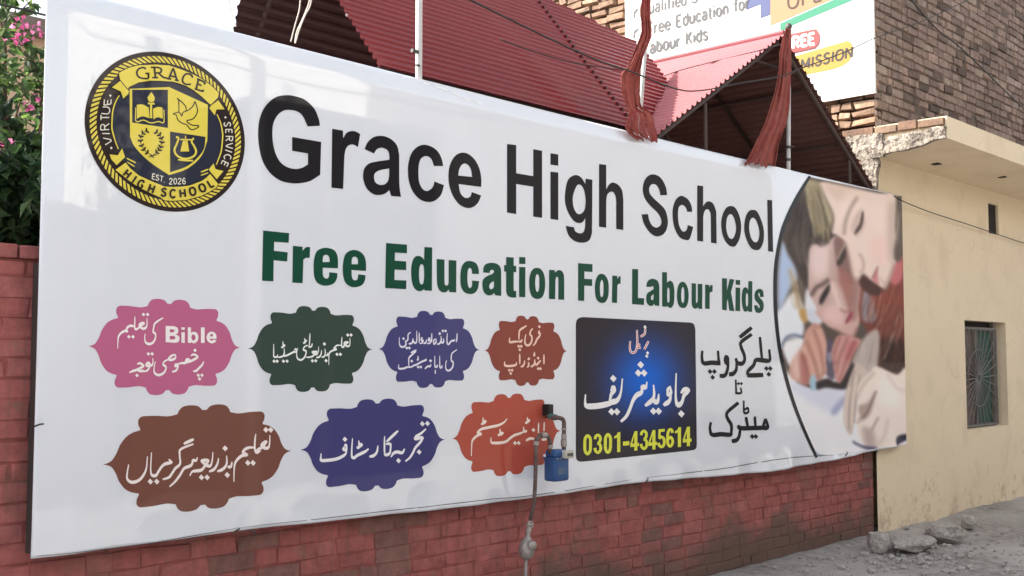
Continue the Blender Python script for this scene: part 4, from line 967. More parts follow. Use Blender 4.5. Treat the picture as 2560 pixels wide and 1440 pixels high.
# end wall of raw brick and mortar above the neighbour's wall
mb = MB()
brickwork((HX, 4, 0), (0, -1, 0), (-1, 0, 0), 3.93, 1.9, 3.40, .235, .0805, .012, pal_tan, (.30, .25, .2), mb, recess=.012, jitter=.01, seed=11, bond='mixed', wob=.006)
mb.build('brick_end', raw_brick_mat, house)
def rough_block(a, b, mat_name, seed, amp=.02, n=10):
    bm = bmesh.new(); bmesh.ops.create_cube(bm, size=1); bmesh.ops.subdivide_edges(bm, edges=bm.edges[:], cuts=n, use_grid_fill=True)
    for v in bm.verts:
        q = Vector(tuple(a[i] + (v.co[i] + .5) * (b[i] - a[i]) for i in range(3)))
        q.z -= max(0, min(1, (q.y + .6) / .66)) * .07 if mat_name == 'slope' else 0
        v.co = q + Vector((mnoise.noise(q * 9 + Vector((seed, 0, 0))), mnoise.noise(q * 9 + Vector((0, seed, 0))), mnoise.noise(q * 9 + Vector((0, 0, seed))))) * amp
    return bm
slab_o = on_x(2363, 345, HX)
# slab: cream fascia and soffit, raw mortar at its broken end
mb = MB()
y0s, z0s, zts = -.60, 3.437, 3.600
mb.add([(HX + .03, y0s, z0s), (XE, y0s, z0s), (XE, y0s, zts + .03), (HX + .03, y0s, zts + .03), (HX + .03, HY, ZT), (XE, HY, ZT), (XE, 3, zts + .03), (HX + .03, 3, zts + .03)],
       [(0, 1, 2, 3), (0, 4, 5, 1), (3, 2, 6, 7), (0, 3, 7, 4)])
slab = mb.build('slab', cream, house)
mb = MB()
mb.bm(rough_block((HX - .01, -.592, 3.43), (HX + .05, .06, 3.545), 'slope', 3, .026)); mb.bm(rough_block((HX - .014, -.06, 3.34), (HX + .05, .5, 3.56), None, 5, .035)); mb.bm(rough_block((HX - .012, .02, 2.9), (HX + .03, .16, 3.4), None, 8, .03))
mb.build('broken_end', rubble, slab)
mb = MB(); rd = random.Random(2); y = -.585
while y < .6:
    l = rd.uniform(.17, .24); mb.box((HX + .004 - rd.uniform(0, .012), y, 3.552), (HX + .12, min(y + l - .012, .6), 3.628 + rd.uniform(-.012, .006)), 0, tuple(v * .72 for v in pal_tan(rd)), bev=.008); y += l
mb.build('edge_bricks', raw_brick_mat, slab)
for a_, b_ in (((2318, 412), (2362, 402)), ((2494, 446), (2516, 441))):
    mb = MB()
    A, B = on_z(*a_, 3.40), on_z(*b_, 3.40)
    ya = (A.y + B.y) / 2; zz = z0s + (ZT - z0s) * (ya - y0s) / (HY - y0s)
    mb.box((A.x, ya - .035, zz - .006), (B.x, ya + .035, zz + .02)); mb.build('soffit_hole', dark, slab)
# window with iron grille
win = MB(); fy = HY + .075
woodm = rough_mat('window_paint', (.20, .17, .145), rough=.7); grille_m = rough_mat('grille_iron', (.17, .165, .16), rough=.6)
for a, b in (((WX0, fy, WZ0 + .0), (WX0 + .04, fy + .04, WZ1)), ((WX1 - .17, fy, WZ0), (WX1 - .13, fy + .04, WZ1)), ((WX0 + .04, fy, WZ1 - .1), (WX1 - .17, fy + .04, WZ1 - .06)), ((WX0 + .04, fy, WZ0), (WX1 - .17, fy + .04, WZ0 + .035))): win.box(a, b)
mxw = (WX0 + WX1 - .13) / 2 - .02
win.box((mxw - .02, fy + .002, WZ0 + .035), (mxw + .02, fy + .038, WZ1 - .1))
win_o = win.build('window', woodm, house)
mb = MB(); mb.box((WX0 + .04, fy + .03, WZ0 + .03), (mxw - .02, fy + .038, WZ1 - .1)); mb.build('shutter', rough_mat('shutter_brown', (.15, .105, .095), rough=.75, col2=(.21, .155, .14)), win_o)
mb = MB(); mb.box((mxw + .02, fy + .03, WZ0 + .03), (WX1 - .17, fy + .038, WZ1 - .1)); mb.build('mesh_screen', rough_mat('green_net', (.035, .095, .075), rough=.8, scale=30, var=.6), win_o)
mb = MB(); gc = Vector((mxw, fy - .02, (WZ0 + WZ1) / 2 - .04)); gx0, gx1, gz0, gz1 = WX0 + .02, WX1 - .15, WZ0 + .02, WZ1 - .08
for k in range(28):
    a = 2 * math.pi * k / 28 + .05; dx, dz = math.cos(a), math.sin(a)
    tt = min(((gx1 if dx > 0 else gx0) - gc.x) / dx if abs(dx) > 1e-6 else 9, ((gz1 if dz > 0 else gz0) - gc.z) / dz if abs(dz) > 1e-6 else 9)
    mb.tube([gc + Vector((dx * .03, 0, dz * .03)), gc + Vector((dx * tt, 0, dz * tt))], .0065, 6)
for r_ in (.05, .3):
    mb.tube([gc + Vector((math.cos(k * .2618) * r_, -.004, math.sin(k * .2618) * r_)) for k in range(25)], .006, 6, cap=False)
for a, b in (((gx0, gz0), (gx1, gz0)), ((gx1, gz0), (gx1, gz1)), ((gx1, gz1), (gx0, gz1)), ((gx0, gz1), (gx0, gz0))): mb.tube([(a[0], fy - .02, a[1]), (b[0], fy - .02, b[1])], .009, 6)
mb.build('grille', grille_m, win_o)
mb = MB(); mb.box((WX0, HY + .12, WZ0), (WX1, HY + .125, WZ1)); mb.build('window_recess', dark, win_o)

# ------------------------------------------------------------------ raw brick building behind it
tower = empty('brick_building', (11, 2, 0), 'tall unplastered brown brick building rising behind the cream house, carrying the upper poster', 'building')
mb = MB(); TX = 9.262; TY = .02
brickwork((TX, TY, 3.5), (1, 0, 0), (0, -1, 0), 7.5, 3.46, 9.0, .235, .083, .013, pal_raw, (.15, .118, .10), mb, recess=.018, jitter=.006, seed=21, bond='mixed', wob=.008, holes=.22, flush=(.3, .5, .8, 1, 1.4))
mb.build('street_face', raw_brick_mat, tower)
mb = MB()
brickwork((TX, 8.0, 3.5), (0, -1, 0), (-1, 0, 0), 8.0 - TY, 3.56, 9.0, .235, .083, .015, pal_tan, (.045, .03, .024), mb, recess=.045, jitter=.02, seed=22, bond='mixed', wob=.012, holes=.05)
mb.build('side_face', raw_brick_mat, tower)
mb = MB(); mb.box((TX + .05, TY + .05, 3.5), (TX + 7.5, 8, 9.0)); mb.build('core', raw_brick_mat, tower)

# ------------------------------------------------------------------ upper poster on the sunny side of the brick building
PX_ = 9.215
def pm_up(px, py, l):
    p_ = on_x(px, py, PX_); return (PX_ - l, max(p_.y, .045), min(p_.z, 6.27))
poster = empty('upper_poster', (PX_, 1.4, 5), 'white admission poster on the sunlit brick wall, partly behind the red roofs', 'poster')
pap = rough_mat('poster_white', (.78, .78, .77), var=.02, rough=.6, bscale=8, bdist=.004)
mb = MB(); yb1 = on_x(1563, 60, PX_).y; zb = on_x(2187, 232, PX_).z; mb.box((PX_, on_x(2187, 232, PX_).y, zb), (PX_ + .03, yb1, 6.3)); mb.build('sheet', pap, poster)
def pmat(n, c, k=2.3): return rough_mat('poster_' + n, alb(c, k), var=.03, rough=.6, bscale=8, bdist=.002)
up = Print(1560, 0, 4.0, .002, pm_up)
PM = [pmat('orange', (250, 170, 120)), pmat('teal', (50, 176, 136)), pmat('blue', (92, 106, 168)), pmat('pink', (200, 80, 84)), pmat('rose', (140, 54, 66)), pmat('yellow', (236, 186, 70)), pmat('paper', (225, 222, 222), .8), pmat('ink', (70, 58, 44)), pmat('grey', (110, 110, 114))]
def upd(name):
    global up
    n_ = up.n; up.done(name, PM, poster); up = Print(1560, 0, 4.0, .002, pm_up); up.n = n_
up.shape('1462,258! 1475,-420! 2950,-420! 2090,-8! 1562,222!', mi=0); upd('colour_block')
up.shape('1562,234! 2090,0! 3000,-405! 3200,-405! 2297,0! 1680,257! 1605,300! 1562,314!', mi=1); upd('colour_block')
up.shape('1240,-300! 1225,103! 1365,45! 1365,187! 1462,150! 1475,-300!', mi=2); upd('colour_block')
up.shape('1480,395! 1880,300 1935,310 1962,360 1955,440 1915,490! 1480,590!', mi=4); up.n += 3; upd('colour_block')
up.shape('1480,385! 1880,296 1930,305 1955,350 1945,425 1905,475! 1480,572!', mi=3); upd('colour_block')
up.shape('1450,640! 2150,432 2240,414 2285,450 2288,540 2230,630 2100,690 1820,748! 1450,800!', mi=5); upd('colour_block')
up.n += 4
put_text(up, 'FREE', 1612, 500, .972, -.205, 108, 26, .16, 6); upd('lettering')
put_text(up, 'ADMISSION', 1590, 745, .968, -.245, 104, 22, .2, 7, .08, -.99); upd('lettering')
put_text(up, 'OPEN', 1640, 96, .95, -.26, 150, 22, .22, 7); upd('lettering')
put_text(up, 'Qualified S', 165, 158, .972, -.235, 112, 18, .14, 8, stretch=.85); upd('lettering')
put_text(up, 'Free Education for', 232, 352, .968, -.258, 116, 20, .14, 8, stretch=.86); upd('lettering')
put_text(up, 'Labour Kids', 195, 552, .972, -.24, 116, 20, .14, 8, stretch=.86); upd('lettering')
for st in ('145,85 110,120 100,185', '150,285 110,320 98,385'):
    up.pen(st, 16, 16, 8); upd('bullet_mark')

# ------------------------------------------------------------------ red corrugated roofs
def sheet_metal(name, col, col2, rough=.24, spec=.5):
    m, t, p = new_mat(name)
    n = noise_node(t, 1.6, 6, .6); n2 = noise_node(t, 22, 5, .7)
    c = mixc(t, n.outputs[0], tuple(v * .8 for v in col), tuple(v * 1.2 for v in col)); c = mixc(t, ramp(t, n2.outputs[0], .55, .8).outputs[0], c, col2)
    t.links.new(c, p.inputs['Base Color']); p.inputs['Roughness'].default_value = rough; p.inputs['Specular IOR Level'].default_value = spec
    bump(t, p, n2.outputs[0], .0012); return m
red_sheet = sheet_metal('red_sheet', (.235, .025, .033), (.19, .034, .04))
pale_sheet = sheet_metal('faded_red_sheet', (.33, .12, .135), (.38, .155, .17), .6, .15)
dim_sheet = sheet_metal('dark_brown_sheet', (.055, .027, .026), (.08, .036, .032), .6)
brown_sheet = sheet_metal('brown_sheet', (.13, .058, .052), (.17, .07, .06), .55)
tube_m = rough_mat('roof_frame', (.07, .045, .04), rough=.6)
def corrugate(org, D, A, Nn, s_len, x_range, pitch, amp, mb, mi=0, sub=12, xs_n=1):
    """waves run along A; D is the direction across the waves; x_range(s) gives the sheet's run along A"""
    org, D, A, Nn = Vector(org), Vector(D), Vector(A), Vector(Nn); n = int(s_len / pitch * sub); prev = None; V = []; Fq = []
    for i in range(n + 1):
        s_ = s_len * i / n; h = amp * (math.exp(-((((s_ / pitch + .5) % 1) - .5) / .2) ** 2) * 2 - 1)
        x0, x1 = x_range(s_)
        if x1 - x0 < .01:
            prev = None; continue
        row = [org + D * s_ + A * (x0 + (x1 - x0) * k / xs_n) + Nn * h for k in range(xs_n + 1)]
        b = len(V); V += row
        if prev is not None:
            for k in range(xs_n): Fq.append((prev + k, prev + k + 1, b + k + 1, b + k))
        prev = b
    nv_ = len(V); V2 = [v - Nn * .003 for v in V]
    mb.add(V + V2, Fq + [tuple(q + nv_ for q in f[::-1]) for f in Fq], mi)
roofA = empty('corrugated_roof', (5.3, 1.2, 3.2), 'large maroon corrugated metal gable roof rising behind the middle of the white banner', 'roof')
E0 = Vector((0, .2, 3.122)); sl = R_(50.55); D1 = Vector((0, math.cos(sl), math.sin(sl))); N1 = Vector((0, -math.sin(sl), math.cos(sl)))
poly = [(-.05, 6.05), (0, 6.20), (.68, 7.03), (1.0, 7.08), (1.28, 7.05), (1.50, 6.18), (1.62, 5.9)]
xr_hi = lambda s_: float(np.interp(s_ - .03, [q[0] for q in poly], [q[1] for q in poly]))
mb = MB(); corrugate(E0 - D1 * .008, D1, (1, 0, 0), N1, 1.62, lambda s_: (3.709, min(6.02, xr_hi(s_))), .057, .010, mb)
mb.build('front_sheet', red_sheet, roofA, True)
mb = MB(); corrugate(E0 - D1 * .02 + N1 * .006, D1, (1, 0, 0), N1, 1.5, lambda s_: (5.966, min(5.981, xr_hi(s_))), .057, .012, mb); mb.build('lap_shadow_strip', brown_sheet, roofA, True)  # brown strip, the dark gap under the lap put in as colour
mb = MB(); corrugate(E0 - D1 * .02 + N1 * .008, D1, (1, 0, 0), N1, 1.60, lambda s_: (5.98, xr_hi(s_)), .057, .010, mb)
mb.build('lapped_sheet', red_sheet, roofA, True)
RY, RZ_ = .2 + 1.585 * math.cos(sl), 3.122 + 1.585 * math.sin(sl)
D2 = Vector((0, math.cos(R_(58)), -math.sin(R_(58)))); N2 = Vector((0, math.sin(R_(58)), math.cos(R_(58))))
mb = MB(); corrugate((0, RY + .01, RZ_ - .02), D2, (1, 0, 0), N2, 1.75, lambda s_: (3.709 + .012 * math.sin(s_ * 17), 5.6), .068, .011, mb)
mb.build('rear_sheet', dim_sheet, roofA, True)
mb = MB()
for x in (3.9, 6.4): mb.tube([(x, .24, 3.11), (x, RY, RZ_ - .06), (x, 2.1, 3.0)], .02, 8)
for s_ in (.5, 1.1): mb.tube([E0 + D1 * s_ + Vector((3.75, 0, 0)) - N1 * .03, E0 + D1 * s_ + Vector((6.9, 0, 0)) - N1 * .03], .016, 8)
for x, y in ((3.95, .3), (3.95, 2.0), (6.4, .3), (6.4, 2.0)): mb.tube([(x, y, 0), (x, y, 3.12)], .03, 8)
mb.build('roof_frame', tube_m, roofA)
mb = MB(); mb.box((3.72, .215, 3.03), (6.3, .24, 3.125)); mb.build('eave_shade_strip', dark, roofA)  # near-black strip, the shadow line below the eave put in as colour
roofB = empty('corrugated_roof', (7.62, .03, 3.0), 'faded pink red corrugated gable roof with a dark open gable beside the cream house', 'roof')
gy_ = .03; AP = on_y(1960, 84, gy_); LB = on_y(1640, 336, gy_); RB = on_y(2193, 474, gy_)
DL = (Vector((LB.x, 0, LB.z)) - Vector((AP.x, 0, AP.z))); sL = DL.length; DL.normalize(); NL = Vector((DL.z, 0, -DL.x)); NL = NL if NL.z > 0 else -NL
DR = (Vector((RB.x, 0, RB.z)) - Vector((AP.x, 0, AP.z))); sR = DR.length; DR.normalize(); NR_ = Vector((-DR.z, 0, DR.x)); NR_ = NR_ if NR_.z > 0 else -NR_
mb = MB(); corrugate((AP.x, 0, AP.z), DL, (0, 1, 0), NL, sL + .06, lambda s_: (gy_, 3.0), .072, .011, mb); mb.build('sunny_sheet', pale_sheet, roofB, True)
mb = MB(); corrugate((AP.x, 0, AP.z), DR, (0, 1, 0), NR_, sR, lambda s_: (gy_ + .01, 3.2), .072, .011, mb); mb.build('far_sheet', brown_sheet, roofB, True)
mb = MB(); mb.tube([(AP.x, gy_, AP.z + .012), (AP.x, 3.0, AP.z + .012)], .02, 8); mb.build('ridge_cap', pale_sheet, roofB)
mb = MB()
def rp(px, py, y): return on_y(px, py, y)
o = Vector((AP.x, gy_ + .05, AP.z)); mb.tube([o - NR_ * .035 + DR * .05, o - NR_ * .035 + DR * (sR - .03)], .021, 8)
mb.tube([o - NL * .045 + DL * .05, o - NL * .045 + DL * (sL - .03)], .018, 8)
for px, py in ((1762, 258), (2122, 362)):
    q_ = rp(px, py, gy_ + .06); mb.tube([(q_.x, q_.y, 1.9), (q_.x, q_.y, q_.z)], .016, 8)
mb.tube([rp(1888, 152, gy_ + .07), rp(2010, 190, gy_ + .07)], .012, 6)
for yy in (.9, 1.8, 2.7):
    for f in (.35, .75): mb.tube([Vector((AP.x, yy, AP.z)) - NR_ * .03 + DR * .05, Vector((AP.x, yy, AP.z)) - NR_ * .03 + DR * (sR - .05)], .016, 6)
for f in (.3, .65, .95): mb.tube([Vector((AP.x, gy_ + .1, AP.z)) - NR_ * .05 + DR * sR * f, Vector((AP.x, 3.1, AP.z)) - NR_ * .05 + DR * sR * f], .014, 6)
mb.build('roof_frame', tube_m, roofB)
mb = MB(); mb.box((5.95, 3.2, 0), (9.2, 3.3, 4.2)); tag(mb.build('light_stop_wall', rough_mat('dim_plaster', (.10, .075, .06), rough=.9)), 'added dim wall closing off daylight behind the open gable', 'wall')  # added wall, keeps the gable interior dark from behind

# ------------------------------------------------------------------ poles and torn red flags
pole_m = rough_mat('pole_paint', (.56, .56, .55), var=.12, scale=8, rough=.45, col2=(.40, .36, .32), lo=.62, hi=.75)
py_ = -.035
def pole(pts, r, label, knob=False, group='white poles standing behind the banner'):
    e = empty('flag_pole', tuple(pts[0]), label, 'pole', group)
    mb = MB(); mb.tube(pts, r, 12); mb.build('shaft', pole_m, e, True)
    if knob:
        mb = MB(); tp = Vector(pts[-1]); mb.tube([tp, tp + Vector((0, 0, .012)), tp + Vector((0, 0, .03)), tp + Vector((0, 0, .05)), tp + Vector((0, 0, .058))], [.012, .022, .028, .02, .006], 12); mb.build('finial', steel, e, True)
    return e
pa, pb = on_y(1047, 190, .06), on_y(1047, 0, .06)
e1 = pole([(pa.x, .06, 1.9), (pa.x, .06, 3.0), (pb.x, .06, 4.6)], .0185, 'plain white pole without a flag, rising from the banner in front of the maroon roof')
mb = MB(); q_ = on_y(1034, 127, .045); mb.tube([(q_.x - .012, .045, q_.z), (q_.x + .03, .047, q_.z)], .011, 8); mb.build('bolt', steel, e1); mb = MB(); q_ = on_y(1042, 163, .04); mb.tube([(q_.x - .004, .04, q_.z), (q_.x + .02, .042, q_.z + .002)], .006, 8); mb.build('bolt', steel, e1)
pa, pb = on_y(1596, 330, .055), on_y(1621, 0, .055)
dirp = (pb - pa).normalized()
pole([pa - dirp * 1.15, pa, pb + dirp * .5], .017, 'white pole with a twisted red rag, leaning before the join of the two roofs')
pa, pb = on_y(1971, 428, .03), on_y(1972, 76, .03)
e3 = pole([(pa.x - .01, .055, 2.0), (pa.x, .03, pa.z), tuple(pb)], .0165, 'thin grey white pole with a finial, at the peak of the open gable', True)
mb = MB()
for z_ in (.1, .2):
    mb.tube([(pa.x, .03, pa.z + z_ - .02), (pa.x, .03, pa.z + z_)], .022, 10); mb.build('clamp', steel, e3); mb = MB()
mb.tube([(pa.x - .05, .0, pa.z + .19), (pa.x + .02, -.012, pa.z + .19)], .005, 6)
mb.build('wire_hook', steel, e3)
def cloth_mat(name, c1, c2):
    m, t, p = new_mat(name); a = nd(t, 'ShaderNodeAttribute', attribute_name='Col'); n = noise_node(t, 16, 6, .65); n2 = noise_node(t, 220, 2)
    c = mixc(t, ramp(t, n.outputs[0], .36, .7).outputs[0], c1, c2)
    mm = nd(t, 'ShaderNodeMix', data_type='RGBA', blend_type='MULTIPLY'); mm.inputs[0].default_value = 1; t.links.new(c, mm.inputs[6]); t.links.new(a.outputs[0], mm.inputs[7]); c = mm.outputs[2]
    t.links.new(c, p.inputs['Base Color']); p.inputs['Roughness'].default_value = 1.0; p.inputs['Specular IOR Level'].default_value = .05
    bump(t, p, n2.outputs[0], .001)
    tr = nd(t, 'ShaderNodeBsdfTranslucent'); t.links.new(c, tr.inputs[0]); mx = nd(t, 'ShaderNodeMixShader'); mx.inputs[0].default_value = .3
    t.links.new(p.outputs[0], mx.inputs[1]); t.links.new(tr.outputs[0], mx.inputs[2]); t.links.new(mx.outputs[0], t.nodes['Material Output'].inputs[0]); return m
rag = cloth_mat('red_rag', (.35, .09, .086), (.45, .17, .15)); rag2 = cloth_mat('faded_rag', (.36, .10, .092), (.43, .165, .145))
def flag(rows, x0, y0, s, yb, folds, amp, mat, label, seed, slits=.3):
    """hanging cloth: many soft vertical folds, frayed strips along the lower hem"""
    rows = [((a + (a - c) * .06 * math.sin(math.pi * i / (len(rows) - 1)), b), (c + (c - a) * .06 * math.sin(math.pi * i / (len(rows) - 1)), d)) for i, ((a, b), (c, d)) in enumerate(rows)]
    rd = random.Random(seed); rr = catmull([(a, b, c, d) for (a, b), (c, d) in rows], 8); nu_ = 56; V, F, C = [], [], []
    fray = [rd.uniform(-26, 12) for _ in range(nu_)]; fray = [(fray[max(0, i - 1)] + fray[i] + fray[min(nu_ - 1, i + 1)]) / 2 for i in range(nu_)]
    nr = len(rr)
    for j, (xl, yl, xr, yr) in enumerate(rr):
        v = j / (nr - 1)
        for i in range(nu_):
            u = i / (nu_ - 1); x, y = xl + (xr - xl) * u, yl + (yr - yl) * u
            y += fray[i] * max(0, (v - .82) / .18) ** 1.5
            if i in (0, nu_ - 1): x += 5 * mnoise.noise(Vector((v * 30, i, seed)))
            ph = mnoise.noise(Vector((u * 2.2, v * 2.6, seed))) * 1.6
            f1 = math.sin(2 * math.pi * (folds * u + .25 * v) + ph * 2 + seed); f2 = math.sin(2 * math.pi * (folds * 2.7 * u - .4 * v) + ph * 3 + 1.7)
            dep = yb + amp * (.4 + .6 * v) * (.7 * f1 + .3 * f2) + .010 * mnoise.noise(Vector((u * 9, v * 7, seed)))
            q_ = on_y(x0 + x / s, y0 + y / s, dep); V.append(tuple(q_)); k_ = .82 + .3 * mnoise.noise(Vector((u * 7, v * 1.6, seed + 4))); C.append((k_ + .1, k_ + .04, k_))
    for j in range(nr - 1):
        for i in range(nu_ - 1):
            vv = j / nr; g = mnoise.noise(Vector((i * .31, 3.1, seed * 1.7)))
            if vv > .66 and g > slits - .55 * (vv - .66) and (i % 7 in (2, 3)): continue
            k = j * nu_ + i; F.append((k, k + nu_, k + nu_ + 1, k + 1))
    o = mesh_obj('torn_flag', V, F, mat, None, True, cols=C); md = o.modifiers.new('thickness', 'SOLIDIFY'); md.thickness = .0016
    return tag(o, label, 'flag', 'torn red flags on poles', 'thing')
flag([((788, -60), (852, -60)), ((772, 100), (852, 120)), ((780, 200), (858, 205)), ((775, 280), (858, 290)), ((745, 360), (828, 370)), ((715, 440), (795, 440)), ((672, 530), (775, 530)), ((622, 600), (765, 610)), ((626, 690), (760, 700)), ((640, 780), (762, 780)), ((668, 860), (775, 850)), ((690, 930), (850, 905)), ((655, 1010), (888, 1030)), ((690, 1070), (905, 1100)), ((755, 1112), (905, 1142))], 1360, 0, 3.2, -.03, 1.3, .014, rag, 'twisted dark red rag knotted round the leaning pole, drooping over the banner top', 2)
flag([((300, 205), (340, 205)), ((275, 300), (340, 310)), ((258, 400), (338, 410)), ((255, 480), (338, 500)), ((240, 600), (330, 620)), ((205, 740), (322, 760)), ((160, 880), (300, 880)), ((110, 990), (262, 980)), ((60, 1090), (240, 1070)), ((22, 1160), (232, 1150)), ((0, 1180), (225, 1215))], 1860, 0, 2.88, -.03, 1.5, .016, rag2, 'long frayed red flag hanging beside the finial pole before the dark open gable', 5)

# ------------------------------------------------------------------ cables
cable_m = rough_mat('cable_black', (.018, .018, .02), rough=.5); cord_m = rough_mat('cord_white', (.55, .50, .45), rough=.8)
def cable(pts, r, mat, label, cat='cable', per=8):
    mb = MB(); mb.tube([Vector(q_) for q_ in catmull([tuple(v) for v in pts], per)], r, 6); o = mb.build('overhead_cable' if cat == 'cable' else 'hanging_cord', mat); return tag(o, label, cat)
Y = on_y
cable([Y(1130, -25, -.10), Y(1176, 0, -.10), Y(1360, 90, -.08), Y(1485, 147, -.07), Y(1575, 178, -.06), Y(1690, 222, -.06), Y(1755, 226, -.06), Y(1850, 208, -.07), Y(1947, 192, -.08), Y(2000, 172, -.1), Y(2110, 131, -.14), Y(2188, 95, -.17), Y(2300, 55, -.2), Y(2420, 0, -.25)], .0052, cable_m, 'black cable sagging in front of both red roofs and across the upper poster')
cable([Y(1250, 98, .02), Y(1304, 119, .02), Y(1380, 143, .02), Y(1450, 160, .03), Y(1575, 180, .0), Y(1660, 214, -.04)], .0035, cable_m, 'thin black wire against the maroon roof joining the sagging cable')
cable([on_x(1660, 190, 7.2), on_x(1710, 173, 7.25), on_x(1800, 150, 7.3), on_x(1895, 127, 7.35), on_x(1950, 112, 7.4)], .004, cable_m, 'thin black wire stretched over the sunny pink roof slope')
cable([Y(2236, 489, -.012), Y(2262, 505, .0), Y(2330, 532, .03), Y(2420, 561, .03), Y(2500, 588, .04), Y(2570, 610, .04), Y(2700, 640, .04)], .0045, cable_m, 'black wire sagging across the cream wall from the banner corner')
cable([Y(2150, -160, -.03), Y(2322, 52, -.03), Y(2400, 118, -.035), Y(2480, 195, -.035), Y(2551, 264, -.03), Y(2640, 340, -.03)], .007, cable_m, 'dark cable slanting down the brown brick face')
cable([Y(-60, -5, .35), Y(0, 11, .35), Y(60, 24, .35), Y(115, 38, .35), Y(240, 60, .36)], .005, cable_m, 'dark wire crossing the sky above the flowering bush')
cable([Y(752, -30, .02), Y(749, 20, .02), Y(738, 62, .02), Y(727, 104, .015)], .0032, cord_m, 'thin pale cord hanging left of its doubled neighbour over the banner top', 'cord')
cable([Y(782, -30, .02), Y(776, 12, .02), Y(762, 40, .02), Y(748, 75, .02), Y(738, 108, .015), Y(742, 80, .03), Y(758, 44, .03), Y(772, 8, .03), Y(778, -30, .03)], .0032, cord_m, 'doubled pale cord hanging over the banner top before the dark gable', 'cord')
cable([Y(570, -30, .3), Y(574, 10, .3), Y(582, 44, .3), Y(590, 66, .28)], .003, cord_m, 'faint pale cord at the left edge of the dark gable', 'cord')

# ------------------------------------------------------------------ gas meter and its pipes
blue_m = rough_mat('meter_blue', (.026, .085, .235), var=.2, scale=14, rough=.42, col2=(.045, .05, .07), lo=.6, hi=.78); rust = rough_mat('rusty_pipe', (.125, .085, .075), var=.4, scale=30, rough=.75, metallic=.2, col2=(.21, .17, .16), lo=.5, hi=.7)
zinc = rough_mat('zinc_fitting', (.36, .33, .31), var=.4, scale=40, rough=.5, metallic=.5); teal = rough_mat('teal_nut', (.03, .16, .15), rough=.5); ivory = rough_mat('ivory_plastic', (.5, .48, .42), rough=.5)
def Z(x, y, d): return on_y(1120 + x / 6, 970 + y / 6, d)
mc = Z(1628, 1158, -.13)
meter = empty('gas_meter', tuple(mc), 'blue gas meter with ivory dial hung on pipes in front of the orange badge', 'gas meter')
mb = MB(); hw, hh, hd_ = .063, .088, .045
mb.box((mc.x - hw, mc.y - hd_, mc.z - hh), (mc.x + hw, mc.y + hd_, mc.z + hh * .55), bev=.015); mb.build('body', blue_m, meter, True)
mb = MB(); mb.box((mc.x - hw - .004, mc.y - hd_ - .004, mc.z + hh * .42), (mc.x + hw + .004, mc.y + hd_ + .004, mc.z + hh * .54), bev=.005); mb.box((mc.x - hw * .9, mc.y - hd_ * .9, mc.z + hh * .5), (mc.x + hw * .9, mc.y + hd_ * .9, mc.z + hh * 1.02), bev=.014); mb.build('cover', blue_m, meter, True)
mb = MB(); mb.box((mc.x + .002, mc.y - hd_ - .024, mc.z + hh * .46), (mc.x + hw + .012, mc.y - hd_ * .6, mc.z + hh * .98), bev=.006); dial = mb.build('dial_box', ivory, meter, True)
mb = MB(); mb.box((mc.x + .014, mc.y - hd_ - .027, mc.z + hh * .60), (mc.x + hw, mc.y - hd_ - .0235, mc.z + hh * .80)); mb.build('dial_window', rough_mat('dial_grey', (.09, .085, .08), rough=.3), dial)
for k in range(5):
    mb = MB(); a = Vector((mc.x - hw + .012 + k * (2 * hw - .024) / 4, mc.y - hd_ - .004, mc.z + hh * .48)); mb.tube([a, a + Vector((0, -.006, 0))], .0045, 6); mb.build('bolt', zinc, meter)
mb = MB(); mb.box((mc.x - hw * .6, mc.y - hd_ - .0012, mc.z - hh * .55), (mc.x + hw * .55, mc.y - hd_ + .001, mc.z - hh * .1)); mb.build('plate', rough_mat('meter_plate', (.05, .11, .22), rough=.5, col2=(.10, .14, .2)), meter)
mb = MB(); pr_ = .0115
mb.tube([Z(1535, 985, -.13), Z(1532, 845, -.13)] + [Z(*q_, -.13) for q_ in catmull([(1532, 845), (1520, 770), (1478, 712), (1430, 703), (1380, 715), (1335, 760), (1322, 820)], 4)] + [Z(1318, 900, -.13), Z(1316, 1100, -.13), Z(1308, 1440, -.12), Z(1290, 1750, -.11), Z(1236, 1985, -.1)], pr_, 12); mb.build('inlet_pipe', rust, meter, True)
mb = MB()
for a, b in (((1535, 905), (1533, 850)), ((1395, 708), (1470, 708)), ((1322, 800), (1318, 860))): mb.tube([Z(*a, -.13), Z(*b, -.13)], .0165, 10)
mb.build('union_nut', zinc, meter)
mb = MB(); mb.tube([Z(1738, 1000, -.13), Z(1738, 800, -.13), Z(1740, 640, -.13)] + [Z(*q_, -.13) for q_ in catmull([(1740, 570), (1738, 510), (1715, 465), (1665, 448)], 4)] + [Z(1600, 440, -.11), Z(1520, 425, -.06), Z(1470, 415, .02)], .0125, 12); mb.build('outlet_pipe', rust, meter, True)
mb = MB(); mb.tube([Z(1738, 880, -.13), Z(1738, 770, -.13)], .018, 8); mb.tube([Z(1738, 760, -.13), Z(1739, 690, -.13)], .0155, 8); mb.tube([Z(1739, 630, -.13), Z(1740, 605, -.13)], .016, 8); mb.build('coupling', zinc, meter)
mb = MB(); mb.tube([Z(1620, 442, -.11), Z(1530, 428, -.065)], .0175, 8); mb.build('green_nut', teal, meter)
mb = MB(); a = Z(1508, 335, -.03); mb.box((a.x - .022, -.05, a.z - .03), (a.x + .022, .0, a.z + .035), bev=.004); mb.build('wall_plug', rough_mat('black_plug', (.015, .014, .014), rough=.6), meter)
def L(px, py, d): return on_y(px, py, d)
rg = empty('gas_regulator', tuple(L(1318, 1365, -.1)), 'small weathered gas regulator valve on a thin pipe below the meter', 'valve')
